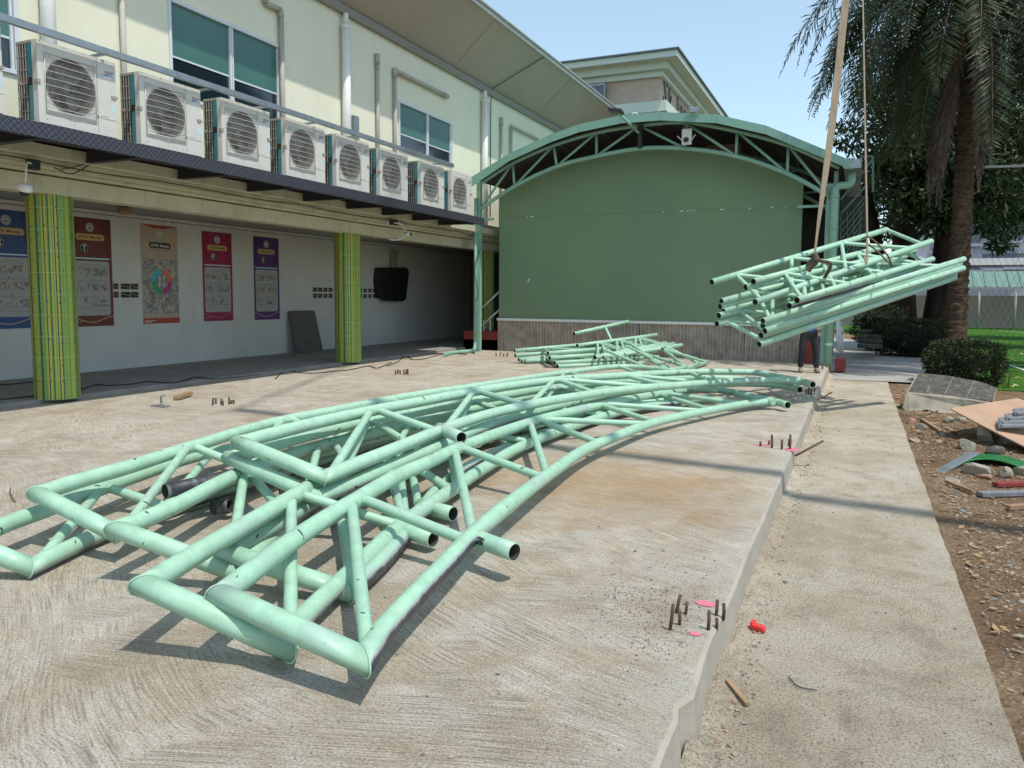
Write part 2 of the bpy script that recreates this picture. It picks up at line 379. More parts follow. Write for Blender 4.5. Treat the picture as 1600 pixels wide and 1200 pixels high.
M = {}
M['slab'] = m_slab(); M['path'] = m_path(); M['dirt'] = m_dirt(); M['turf'] = m_turf()
MINT = (0.335, 0.545, 0.40)
M['mint'] = [m_mint('mint_pipe_paint_%s' % k, c, i+1, o_) for i, (k, c, o_) in enumerate((('a', MINT, 0.6), ('b', (0.35, 0.56, 0.41), 0.5), ('c', (0.325, 0.535, 0.39), 0.85), ('d', (0.36, 0.565, 0.42), 0.65)))]
M['pipe_in'] = plain('dark_pipe_bore', (0.035, 0.028, 0.024), 0.9)  # one near-black tone inside the open pipe ends
M['blackpipe'] = plain('black_primer_pipe', (0.035, 0.035, 0.042), 0.5, 0, 0.3, 6, 0.2, ((0.30, 0.33, 0.32), 0.8))
M['porch'] = plain('porch_cement', (0.28, 0.265, 0.24), 0.8, 0, 0.25, 1.6, 0.3, ((0.16, 0.14, 0.12), 0.5))
M['white_wall'] = plain('white_porch_wall', (0.56, 0.56, 0.53), 0.8, 0, 0.07, 1.5, 0.1, ((0.40, 0.39, 0.35), 0.25))
M['cream'] = plain('cream_render', (0.74, 0.735, 0.58), 0.85, 0, 0.05, 1.2, 0.1, ((0.55, 0.53, 0.40), 0.18))
M['beam'] = plain('grimy_cream_beam', (0.50, 0.49, 0.36), 0.85, 0, 0.14, 1.7, 0.15, ((0.22, 0.21, 0.14), 0.6))
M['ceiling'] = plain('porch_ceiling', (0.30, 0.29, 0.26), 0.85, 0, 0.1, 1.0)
M['soffit'] = plain('taupe_soffit', (0.375, 0.32, 0.26), 0.7, 0, 0.06, 1.0)
M['soffit_dk'] = plain('taupe_trim', (0.25, 0.235, 0.20), 0.7, 0, 0.08, 2.0)
M['white_pvc'] = plain('white_downpipe', (0.74, 0.74, 0.72), 0.45, 0, 0.05, 3, 0, ((0.5, 0.49, 0.44), 0.35))
M['grey_pvc'] = plain('grey_conduit', (0.40, 0.385, 0.34), 0.6, 0, 0.12, 5, 0, ((0.2, 0.19, 0.16), 0.4))
M['galv'] = plain('galvanised_steel', (0.30, 0.33, 0.36), 0.42, 0.6, 0.2, 8, 0.05)
M['chequer'] = m_chequer()
M['dark_steel'] = plain('dark_steel', (0.03, 0.031, 0.038), 0.55, 0.2, 0.2, 6)
M['ac'] = plain('ivory_sheet_metal', (0.60, 0.585, 0.54), 0.42, 0, 0.03, 4, 0, ((0.42, 0.40, 0.35), 0.22))
M['ac_dk'] = plain('fan_cavity', (0.045, 0.042, 0.04), 0.7, 0, 0.3, 20)
M['ac_bell'] = plain('fan_shroud', (0.085, 0.08, 0.075), 0.6, 0, 0.1, 6); M['ac_wire'] = plain('wire_guard', (0.55, 0.54, 0.50), 0.4, 0, 0.05, 4)
M['ac_side'] = plain('dark_coil', (0.055, 0.05, 0.048), 0.6, 0, 0.3, 15)  # near-black colour of the coil face and casing seams
M['ac_tan'] = plain('tan_side_grille', (0.33, 0.30, 0.26), 0.5, 0, 0.1, 6)
M['teal'] = plain('teal_coil_film', (0.035, 0.20, 0.235), 0.35, 0, 0.15, 8)
M['red'] = plain('red_logo', (0.55, 0.02, 0.02), 0.4, 0, 0.02); M['blue'] = plain('blue_print', (0.03, 0.20, 0.50), 0.4, 0, 0.02)
M['black'] = plain('black_plastic', (0.018, 0.018, 0.02), 0.5, 0, 0.2); M['ltblue'] = plain('pale_blue_sticker', (0.45, 0.66, 0.75), 0.4, 0, 0.1, 40)
M['alu'] = plain('white_window_frame', (0.62, 0.66, 0.69), 0.4, 0, 0.03)
M['glass'] = m_glass('dark_window_glass', (0.010, 0.022, 0.028)); M['blind'] = plain('teal_roller_blind', (0.045, 0.145, 0.122), 0.35, 0, 0.12, 1.5, 0, None, 0.9)
M['pillar'] = m_pillar()
M['green_panel'] = plain('green_board', (0.18, 0.268, 0.158), 0.75, 0, 0.07, 0.7, 0.05, ((0.12, 0.22, 0.17), 0.4))
def m_board():
    t = NT('faded_green_board', 0.8, 0, 0.25); co = t.coord()
    base = t.ramp(t.noise(co, 0.5, 5, 0.6), [(0.3, (0.165, 0.25, 0.15)), (0.7, (0.195, 0.285, 0.168))])
    base = t.mix(t.ramp(t.noise(t.coord((6, 1, 0.25)), 1.6, 5, 0.65), [(0.52, 0.0), (0.72, 0.13)]), base, (0.115, 0.18, 0.125))
    base = t.mix(t.ramp(t.noise(t.coord((9, 1, 0.18)), 2.0, 4, 0.6), [(0.60, 0.0), (0.76, 0.10)]), base, (0.30, 0.38, 0.28))
    t.col(base); t.bump(t.noise(co, 12, 4), 0.08, 0.01); return t.m
M['green_panel'] = m_board()
M['stage_mint'] = plain('weathered_mint_steel', (0.235, 0.425, 0.335), 0.55, 0, 0.12, 3, 0.05, ((0.13, 0.25, 0.21), 0.5))
M['fascia'] = plain('mint_roof_flashing', (0.205, 0.38, 0.31), 0.5, 0, 0.08, 2, 0, ((0.14, 0.27, 0.22), 0.35))
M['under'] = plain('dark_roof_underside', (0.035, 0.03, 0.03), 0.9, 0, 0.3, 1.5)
M['ply'] = plain('plywood', (0.42, 0.27, 0.175), 0.7, 0, 0.14, 2.0, 0.05, ((0.36, 0.22, 0.14), 0.5))
M['skirt'] = plain('weathered_corrugated_sheet', (0.38, 0.325, 0.27), 0.6, 0.1, 0.35, 3.5, 0, ((0.12, 0.09, 0.08), 0.8))
M['white'] = plain('white_paint', (0.72, 0.72, 0.70), 0.5, 0, 0.05, 3); M['redbrown'] = plain('red_painted_step', (0.24, 0.035, 0.03), 0.6, 0, 0.2, 4)
M['lt_green'] = plain('pale_green_cornice', (0.52, 0.62, 0.55), 0.7, 0, 0.04, 1); M['pink'] = plain('pinkish_stone', (0.47, 0.385, 0.31), 0.85, 0, 0.12, 2.2, 0.1, ((0.33, 0.26, 0.20), 0.5))
M['roof_gr'] = plain('dark_roof_sheet', (0.10, 0.14, 0.15), 0.6); M['metal_lt'] = plain('letter_metal', (0.10, 0.085, 0.075), 0.5, 0.3)
M['strap'] = plain('beige_lifting_strap', (0.33, 0.265, 0.185), 0.85, 0, 0.15, 9, 0.2, ((0.16, 0.12, 0.08), 0.6)); M['strap_dk'] = plain('dirty_strap', (0.12, 0.085, 0.06), 0.9, 0, 0.3, 9, 0.2)
M['rebar'] = plain('rusty_rebar', (0.12, 0.07, 0.045), 0.8, 0.2, 0.4, 20, 0.5, ((0.05, 0.045, 0.04), 0.8)); M['spray'] = plain('pink_marking_paint', (0.62, 0.16, 0.22), 0.8, 0, 0.2, 20)
M['cable'] = plain('black_cable', (0.03, 0.028, 0.026), 0.6)
M['palm_leaf'] = m_foliage('palm_leaflet', (0.03, 0.045, 0.018), (0.06, 0.082, 0.03), (0.12, 0.145, 0.055))
M['palm_dead'] = m_foliage('dead_palm_leaflet', (0.085, 0.06, 0.045), (0.15, 0.105, 0.075), (0.21, 0.15, 0.10))
M['palm_bark'] = m_bark('palm_bark', (0.035, 0.024, 0.017), (0.145, 0.095, 0.065), (2, 2, 7))
M['leaf'] = m_foliage('tree_leaf', (0.018, 0.034, 0.010), (0.04, 0.07, 0.018), (0.10, 0.14, 0.035))
M['leaf2'] = m_foliage('bright_tree_leaf', (0.02, 0.04, 0.012), (0.05, 0.08, 0.02), (0.13, 0.17, 0.045))
M['hedge'] = m_foliage('hedge_leaf', (0.014, 0.025, 0.008), (0.035, 0.055, 0.014), (0.075, 0.10, 0.025))
M['bark'] = m_bark('tree_bark', (0.015, 0.010, 0.008), (0.055, 0.038, 0.03), (1, 1, 0.3))
M['core'] = plain('dark_hedge_core', (0.012, 0.012, 0.008), 0.95)  # near-black for a solid core, standing in for shade inside the bushes
M['chunk'] = plain('broken_concrete', (0.33, 0.30, 0.235), 0.95, 0, 0.2, 3, 0.9, ((0.15, 0.13, 0.11), 0.7)); M['slate'] = plain('dark_paving_face', (0.075, 0.068, 0.058), 0.9, 0, 0.6, 7, 0.9, ((0.27, 0.24, 0.19), 0.85))
M['tile'] = plain('grey_roof_tile', (0.17, 0.18, 0.20), 0.6, 0, 0.2, 8, 0.2, ((0.4, 0.38, 0.35), 0.6)); M['green_pl'] = plain('green_plastic', (0.015, 0.17, 0.04), 0.35, 0, 0.2, 3)
M['stone'] = plain('rubble', (0.34, 0.29, 0.23), 0.95, 0, 0.3, 14, 0.8, ((0.14, 0.12, 0.10), 0.6)); M['brick'] = plain('broken_brick', (0.36, 0.21, 0.14), 0.9, 0, 0.25, 9, 0.5)
M['stone_dk'] = plain('grey_gravel', (0.17, 0.165, 0.155), 0.9, 0, 0.4, 14); M['dry_leaf'] = plain('dry_leaf', (0.32, 0.20, 0.10), 0.8, 0, 0.3, 8); M['leaf_yel'] = plain('yellowed_leaf', (0.50, 0.45, 0.24), 0.8, 0, 0.2, 8)
M['wood'] = plain('splintered_wood', (0.30, 0.19, 0.11), 0.85, 0, 0.25, 6, 0.3)
M['red_pl'] = plain('red_plastic_scrap', (0.62, 0.035, 0.03), 0.35, 0, 0.1)
M['kerb'] = plain('kerb_concrete', (0.33, 0.30, 0.25), 0.9, 0, 0.16, 3, 0.35, ((0.26, 0.22, 0.17), 0.7))
M['pale_bld'] = plain('far_pale_facade', (0.38, 0.40, 0.47), 0.8, 0, 0.05); M['far_glass'] = plain('far_window', (0.10, 0.12, 0.15), 0.3)
M['far_wall'] = plain('far_grey_wall', (0.20, 0.195, 0.185), 0.85, 0, 0.08, 0.5, 0, ((0.22, 0.21, 0.20), 0.5)); M['far_green'] = plain('far_green_roof', (0.13, 0.235, 0.205), 0.6, 0, 0.1, 2)
M['far_post'] = plain('dull_white_post', (.34, .36, .35), .7); M['net'] = plain('dark_green_net', (0.02, 0.07, 0.045), 0.9); M['line'] = plain('white_line_paint', (0.62, 0.66, 0.62), 0.8)
M['jeans'] = plain('dark_trousers', (0.022, 0.024, 0.028), 0.9, 0, 0.2, 12, 0.2); M['bluecloth'] = plain('blue_jacket', (0.012, 0.10, 0.42), 0.75, 0, 0.15, 10, 0.2); M['skin'] = plain('skin', (0.32, 0.18, 0.12), 0.55, 0, 0.05); M['shoe'] = plain('dusty_shoes', (0.20, 0.17, 0.14), 0.8, 0, 0.2, 20); M['hair'] = plain('black_hair', (0.012, 0.01, 0.01), 0.6)

# ------------------------------------------------------------------ lettering
_tc = {}
def glyphs(txt, bold=0.0):
    key = (txt, bold)
    if key not in _tc:
        cu = bpy.data.curves.new('lettering', 'FONT'); cu.body = txt; cu.size = 1.0; cu.resolution_u = 2; cu.offset = bold
        ob = bpy.data.objects.new('lettering', cu); COL.objects.link(ob); dg = bpy.context.evaluated_depsgraph_get()
        me = bpy.data.meshes.new_from_object(ob.evaluated_get(dg)); vs = [v.co.copy() for v in me.vertices]; fs = [tuple(p.vertices) for p in me.polygons]
        bpy.data.objects.remove(ob); bpy.data.curves.remove(cu); bpy.data.meshes.remove(me)
        xs = [v.x for v in vs]; ys = [v.y for v in vs]; _tc[key] = (vs, fs, min(xs), max(xs), min(ys), max(ys))
    return _tc[key]
def write(mb, txt, org, eu, ev, width, height, bold=0.0):
    """lay a word in the box org + width*eu + height*ev"""
    vs, fs, x0, x1, y0, y1 = glyphs(txt, bold); org, eu, ev = Vector(org), Vector(eu), Vector(ev); i = len(mb.v)
    for v in vs: mb.vert(org+eu*((v.x-x0)/(x1-x0)*width)+ev*((v.y-y0)/(y1-y0)*height))
    for f in fs: mb.face([i+k for k in f])

# ------------------------------------------------------------------ the ground
GZ = -0.24
mb = MB(); mb.poly([(-400, -60, GZ), (400, -60, GZ), (400, 700, GZ), (-400, 700, GZ)]); tag(mb.build('ground', M['dirt']), kind='structure')
mb = MB()                                       # turf field
mb.poly([(2.45, 18.1, GZ+.012), (60, 18.9, GZ+.012), (60, 57.5, GZ+.012), (-2, 57.5, GZ+.012), (1.0, 33, GZ+.012), (2.9, 30, GZ+.012)]); tag(mb.build('turf_field', M['turf']), kind='structure')
mb = MB()                                       # white line and faint tape on the turf
a, b = AZ(1540, 560, GZ+.018), AZ(1602, 578, GZ+.018); d = (b-a).normalized()*.06; n = Vector((-d.y, d.x, 0))
mb.poly([a-n, b+(b-a)-n, b+(b-a)+n, a+n]); a, b = AZ(1560, 517, GZ+.018), AZ(1605, 520, GZ+.018); mb.poly([a, b, b+Vector((0, .25, 0)), a+Vector((0, .25, 0))])
tag(mb.build('field_marking', M['line']), kind='structure')
# broomed slab with its rough right edge
mb = MB(); N = 230; ed = []
for i in range(N+1):
    y = -3+i*0.1; nz = noise.noise(Vector((0, y*1.3, 0)))*0.009+noise.noise(Vector((3, y*9, 0)))*0.004
    if 2.86 < y < 2.96: nz -= .02
    if 2.96 <= y < 3.5: nz += .022*(1-(y-2.96)/.54)
    ed.append((-0.555+nz, y))
top = []; 
for (x, y) in ed: top.append((mb.vert((-10.9, y, 0)), mb.vert((x-.02, y, 0)), mb.vert((x, y, -.012)), mb.vert((x+.012+noise.noise(Vector((7, y*2, 1)))*.008, y, -.13)), mb.vert((x+.022+noise.noise(Vector((9, y*1.5, 1)))*.014, y, -.26))))
for i in range(N):
    A, B = top[i], top[i+1]
    for k in range(4):
        mb.cur = 0 if k == 0 else 1; mb.face((A[k], A[k+1], B[k+1], B[k]))
mb.cur = 1; mb.face(top[N]); tag(mb.build('slab', [M['slab'], M['kerb']]), kind='structure')
mb = MB()                                       # walking path, a hand lower
rg = []
for i in range(215):
    y = -3+i*0.1; rg.append((0.665+noise.noise(Vector((5, y*.8, 0)))*.016+noise.noise(Vector((5, y*5, 2)))*.009+noise.noise(Vector((5, y*14, 4)))*.006, y))
P = [(mb.vert((-.62, y, -.2)), mb.vert((x, y, -.2)), mb.vert((x+.015, y, GZ-.02))) for (x, y) in rg]
for i in range(len(P)-1):
    for k in range(2): mb.face((P[i][k], P[i][k+1], P[i+1][k+1], P[i+1][k]))
mb.face(P[-1]); tag(mb.build('path', M['path']), kind='structure')
mb = MB(); mb.poly([(-.9, 18.4, -.196), (1.55, 18.55, -.196), (1.9, 21.5, -.196), (2.0, 33, -.196), (-2, 40, -.196), (-1.4, 19.8, -.196)])
tag(mb.build('pavement', plain('grey_pavement', (0.36, 0.345, 0.325), 0.85, 0, 0.15, 1.0, 0.2, ((0.22, 0.2, 0.18), 0.5))), kind='structure')
mb = MB(); rows = []
for i in range(560):
    y = 1.5+i*.032; wd = .07+.05*noise.noise(Vector((y*1.1, 4, 0)))+.035*noise.noise(Vector((y*5, 7, 0))); row = []
    for j in range(7):
        u = j/6; h_ = (.030*(1-u)**1.3)*(1+.9*noise.noise(Vector((y*7, u*3, 1))))+.006*noise.noise(Vector((y*22, u*9, 2))) if j < 6 else -.01
        row.append(mb.vert((-.545+(wd+.05)*u, y, -.198+max(-.004, h_))))
    rows.append(row)
for i in range(559):
    for j in range(6): mb.face((rows[i][j], rows[i][j+1], rows[i+1][j+1], rows[i+1][j]))
tag(mb.build('mortar_ridge', M['path']), kind='structure')
# stage apron beyond the slab
mb = MB(); mb.box(-11, -.62, 19.9, 23, -.25, -.004); tag(mb.build('apron', M['slab']), kind='structure')
# porch floor: a low step up
mb = MB(); mb.box(-13.7, -10.72, -1, 34, -.3, .06); tag(mb.build('porch_floor', M['porch'], bevel=.01), kind='structure')

# ------------------------------------------------------------------ school building
XW = -10.4; XP = -13.66
bld = empty('school_building', (-12, 10, 0), label='long cream two storey school building with an open porch and wide taupe eaves', cat='building')
# porch side wall with vent blocks
yA, yB = 0.0, 33.0
vents = []
for (px0, px1) in ((189, 202), (204, 216), (177, 187)): pass
mb = MB(); mb.box(XP-.2, XP, yA, yB, 0.0, 3.3); mb.build('porch_wall', M['white_wall'], bld)
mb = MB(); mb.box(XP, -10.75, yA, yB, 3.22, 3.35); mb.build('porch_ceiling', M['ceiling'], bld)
mb = MB(); mb.box(XP, XP+.06, yA, yB, 3.10, 3.21); mb.build('wall_moulding', M['white_wall'], bld)
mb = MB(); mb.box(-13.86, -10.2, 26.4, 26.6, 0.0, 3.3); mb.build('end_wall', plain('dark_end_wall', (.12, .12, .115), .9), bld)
mb = MB(); mb.box(-10.3, -10.2, 22.2, 26.4, 0.0, 3.4); mb.build('added_light_block', plain('dark_light_block', (.10, .11, .10), .9), bld)  # added wall that keeps light off the far end of the porch
mb = MB(); mb.box(-10.75, -10.42, yA, 27, 2.99, 3.23); mb.build('porch_beam', M['beam'], bld, bevel=.01)
mb = MB(); mb.box(-11.0, -10.30, yA, 25, 3.25, 3.293); mb.box(-11.0, -10.18, yA, 25, 3.295, 3.343); mb.box(-11, -10.05, yA, 25, 3.346, 3.398); mb.box(-11, -9.90, yA, 25, 3.40, 3.56); mb.box(-11, -10.34, yA, 27, 3.57, 3.75)
mb.build('stepped_cornice', M['beam'], bld, bevel=.008)
# upper wall with window openings
def wall_with_holes(x, y0, y1, z0, z1, holes, th=.2):
    mb = MB(); ys = sorted({y0, y1, *[h[0] for h in holes], *[h[1] for h in holes]})
    for a, b in zip(ys[:-1], ys[1:]):
        hs = sorted([h for h in holes if h[0] <= a+1e-6 and h[1] >= b-1e-6], key=lambda h: h[2]); z = z0
        for h in hs: mb.poly([(x, a, z), (x, b, z), (x, b, h[2]), (x, a, h[2])]); z = h[3]
        mb.poly([(x, a, z), (x, b, z), (x, b, z1), (x, a, z1)])
    for h in holes:
        p = [(h[0], h[2]), (h[1], h[2]), (h[1], h[3]), (h[0], h[3])]
        for k in range(4):
            (a, c), (b, d) = p[k], p[(k+1) % 4]; mb.poly([(x, a, c), (x-th, a, c), (x-th, b, d), (x, b, d)])
    return mb
w1 = (AX(262, 30, XW).y, AX(438, 75, XW).y, AX(706, 254, XW).z-.45, AX(438, 72, XW).z)
w2 = (AX(622, 155, XW).y, AX(706, 190, XW).y, AX(706, 254, XW).z-.12, AX(622, 156, XW).z)
w0 = (2.6, AX(28, 60, XW).y, 4.5, 6.2)
wall_with_holes(XW, yA, 34, 3.6, 7.78, [w0, w1, w2]).build('upper_wall', M['cream'], bld)
for (wd, bl, lab) in ((w0, 5.0, None), (w1, AX(400, 132, XW).z, None), (w2, AX(660, 220, XW).z, None)):
    y0, y1, z0, z1 = wd; x = XW+.03; mb = MB(); f = .055
    mb.box(x-.09, x, y0, y1, z1-f, z1); mb.box(x-.09, x, y0, y1, z0, z0+f); mb.box(x-.09, x-.001, y0, y0+f, z0+f, z1-f); mb.box(x-.09, x-.001, y1-f, y1, z0+f, z1-f)
    ym = (y0+y1)/2+.02; mb.box(x-.085, x-.012, ym-.02, ym+.02, z0+f, z1-f)
    mb.box(x-.075, x-.02, ym+.04, ym+.075, z0+f+.002, z1-f-.002); mb.box(x-.075, x-.02, y1-f-.045, y1-f-.012, z0+f+.002, z1-f-.002)
    wf = mb.build('window', M['alu'], bld, bevel=.004)
    mb = MB(); mb.box(x-.066, x-.058, y0+f-.005, y1-f+.005, z0+f-.005, z1-f+.005); mb.build('pane', M['glass_t'] if 'glass_t' in M else M['glass'], wf)
    mb = MB(); mb.box(x-.056, x-.052, y0+f+.03, ym-.03, bl, z1-f); mb.box(x-.056, x-.052, ym+.08, y1-f-.05, bl-.02, z1-f)
    mb.cur = 1; mb.box(x-.056, x-.046, y0+f+.03, ym-.03, bl-.03, bl-.001); mb.box(x-.056, x-.046, ym+.08, y1-f-.05, bl-.05, bl-.021); mb.build('blind', [M['blind'], M['alu']], wf)
# soffit, fascia and roof
XE, ZE = -9.08, 8.945
mb = MB(); mb.prism([(XW-.05, 0, 7.78), (XE, 0, ZE), (XE, 0, ZE+.03), (XW-.05, 0, 7.83)], (0, 31, 0)); mb.build('soffit', M['soffit'], bld)
mb = MB()
for y in (7.0, 13.3, 19.0, 25.0):
    mb.bar((XW, y, 7.796), (XE, y, ZE-.004), .012, .004)
mb.build('soffit_seam', plain('soffit_joint', (.29, .25, .205), .8), bld)
mb = MB(); mb.prism([(XW, 0, 7.62), (XW+.10, 0, 7.62), (XW+.12, 0, 7.70), (XW+.10, 0, 7.80), (XW, 0, 7.77)], (0, 31, 0)); mb.build('soffit_trim', M['soffit_dk'], bld)
mb = MB(); mb.box(XE-.02, XE+.05, 0, 31, ZE-.03, ZE+.09); mb.box(XE-.0, XE+.09, 0, 31, ZE+.09, ZE+.13); mb.build('eave_edge', plain('roof_edge_flashing', (.36, .37, .35), .6), bld)
mb = MB(); mb.prism([(XE+.05, 0, ZE+.10), (XE+.05, 0, ZE+.14), (-14, 0, ZE+.9), (-24, 0, ZE+.9), (-24, 0, ZE+.8), (-14, 0, ZE+.8)], (0, 31, 0)); mb.build('roof', M['roof_gr'], bld)
mb = MB(); mb.box(-24, XW-.2, 30.6, 31, 3.6, 8.4); mb.box(-24, XW-.2, 0, .4, 3.6, 8.4); mb.build('gable_wall', M['cream'], bld)
# tiled pillars
plr = empty('pillar', (-10.72, 7.53, .06)); plr.parent = bld; plr.location = Vector((-10.72, 7.53, .06))-Vector(bld.location)
plr = bpy.data.objects['pillar']; bpy.data.objects.remove(plr)
for i, y in enumerate((7.50, 14.62, 21.74)):
    mb = MB(); mb.smooth = True; mb.lathe([(.30, 0), (.30, 2.95)], (0, 0, 0), n=32, cap=False)
    p = mb.build('pillar', M['pillar']); p.parent = bld; p.location = Vector((-10.74, y, .055))-Vector(bld.location)
    p['label'] = ('round mosaic pillar with green and yellow bamboo tiles nearest the camera', 'middle mosaic bamboo pillar on the porch edge', 'third mosaic bamboo pillar behind the stage post')[i]
# downpipes and conduits on the upper wall
def wallpipe(name, pts, r, mat, X=None, n=10, k=None, cut=True):
    mb = MB(); P = [AX(a, b, X) for (a, b) in pts]; mb.tube(P if k is None else spline(P, k), r, n); return mb
for (pxa, pya, pyb, zt) in ((74, 0, 60, 7.7), (540, 12, 190, None), (758, 132, 265, None)):
    X = XW+.13; a = AX(pxa, pya, X); mb = MB(); r = .095
    top = 7.62 if pxa == 540 or pxa == 758 else 7.62
    mb.tube([(X, a.y, top-.25), (X, a.y, 3.7)], r, 16); mb.tube([(X, a.y, top), (X, a.y, top-.25)], r*.62, 14); mb.tube([(X, a.y, top-.33), (X, a.y, top-.24)], r*1.08, 16)
    mb.build('downpipe', M['white_pvc'], bld)
def vpipe(px, py0, py1z, r, X=XW+.06, z1=3.8, capped=False):
    a = AX(px, py0, X); mb = MB(); mb.tube([a, (X, a.y, z1)], r, 10)
    if capped: mb.tube([a+Vector((0, 0, .01)), a-Vector((0, 0, .22))], r*1.35, 10); mb.tube([a-Vector((0, 0, .26)), a-Vector((0, 0, .33))], r*1.2, 10)
    return mb
vpipe(190, -10, 0, .042).build('conduit', M['grey_pvc'], bld)
mb = MB(); X = XW+.07; P = [AX(412, -20, X), AX(415, 5, X), AX(438, 15, X), AX(446, 30, X)]; P[3].y = P[2].y+.02; P.append(Vector((X, P[3].y, 3.8)))
mb.tube([P[0], P[1]], .05, 10); mb.tube([P[1], P[2]], .05, 10); mb.tube([P[2], P[3]], .055, 10); mb.tube([P[3], P[4]], .05, 10); mb.build('conduit', M['grey_pvc'], bld)
vpipe(589.5, 85, 0, .045, capped=True).build('conduit', M['grey_pvc'], bld)
mb = MB(); a, b = AX(617, 110, X), AX(699, 147, X); b.z = a.z; mb.tube([a+Vector((0, 0, .02)), (X, a.y, 3.8)], .045, 10); mb.tube([a, b], .05, 10); mb.tube([b-Vector((0, .18, 0)), b+Vector((0, .02, 0))], .064, 10); mb.tube([a+Vector((0, 0, .05)), a-Vector((0, 0, .15))], .058, 10); mb.build('conduit', M['grey_pvc'], bld)
vpipe(783.5, 184, 0, .045, capped=True).build('conduit', M['grey_pvc'], bld)
mb = MB(); a, b = AX(799, 197, X), AX(842, 217, X); b.z = a.z; mb.tube([a, (X, a.y, 3.8)], .045, 10); mb.tube([a, b], .045, 10); mb.build('conduit', M['grey_pvc'], bld)
mb = MB(); a = AX(767, 148, XW+.05); q = [Vector((XE, a.y+1.1, ZE-.03)), Vector((XW+.1, a.y, 7.82)), Vector((XW+.05, a.y, 7.4)), Vector((XW+.05, a.y, 4.0))]; mb.tube(q, .014, 6); mb.build('cord', M['cable'], bld)
mb = MB(); a = AX(555, 192, XW+.1); mb.box(XW+.02, XW+.14, a.y-.10, a.y+.10, 4.4, a.z+.15); mb.build('cable_box', M['galv'], bld, bevel=.01)
# vent blocks in the porch wall
def blocks(px_list, pya, pyb):
    for px in px_list:
        a = AX(px[0], pya, XP); b = AX(px[1], pyb, XP)
        for zz in (1.52, 1.69):
            mb = MB(); x = XP; y0, y1 = a.y, b.y; z0, z1 = zz, zz+.10
            mb.box(x-.01, x+.012, y0, y1, z0-.012, z0); mb.box(x-.01, x+.012, y0, y1, z1, z1+.012); mb.box(x-.01, x+.012, y0-.012, y0, z0, z1); mb.box(x-.01, x+.012, y1, y1+.012, z0, z1)
            mb.cur = 1; mb.box(x-.01, x+.003, y0, y1, z0, z1); mb.cur = 0; mb.obox((x+.006, (y0+y1)/2, (z0+z1)/2), (.004, 0, 0), (0, (y1-y0)/2, -.02), (0, 0, .008))
            mb.build('vent_block', [M['soffit_dk'], M['under']], bld)
blocks(((177.5, 184), (189, 202), (204, 215)), 450, 450)
blocks(((489, 495), (497, 503), (505.5, 511), (513.5, 519), (560, 565), (568, 572.5), (575.5, 580), (582.5, 587)), 456, 456)
# little pipe hangers, lamp and junction box under the ceiling
mb = MB(); a = AX(195, 323, -12.6); mb.lathe([(.02, 0), (.12, -.02), (.15, -.10), (.10, -.14)], (a.x, a.y, 3.22), n=16)
o = mb.build('ceiling_lamp', M['blind'] if False else M['wood'], None, o=(a.x, a.y, 3.22)); tag(o, 'small brown dome lamp under the porch ceiling behind the near pillar', 'lamp')
for px, py in ((262, 338), (390, 355), (510, 372)):
    a = AX(px, py, -13.3); mb = MB(); mb.tube([(a.x, a.y, 3.22), (a.x, a.y, 3.10)], .006, 6); mb.tube([(a.x, a.y, 3.12), (a.x, a.y, 3.05)], .022, 8); mb.build('ceiling_hook', M['white'], bld)
mb = MB(); mb.tube([(XP+.05, 5, 3.14), (XP+.05, 32, 3.14)], .014, 6); mb.build('wall_cable', M['cable'], bld)
# wires drooping along the cornice
mb = MB(); P = [(-10.03, 5.5+i*1.1, 3.335+.015*math.sin(i*2.3)) for i in range(16)]; mb.tube(spline(P, 4), .009, 6)
a = AX(85, 262, -9.95); P = [a, a+Vector((0, .22, -.05)), a+Vector((0, .42, .05)), a+Vector((0, .55, .16)), a+Vector((0, .3, .06)), a+Vector((0, .1, -.01))]; mb.tube(spline(P, 5), .008, 6); mb.build('loose_wire', M['cable'], bld)

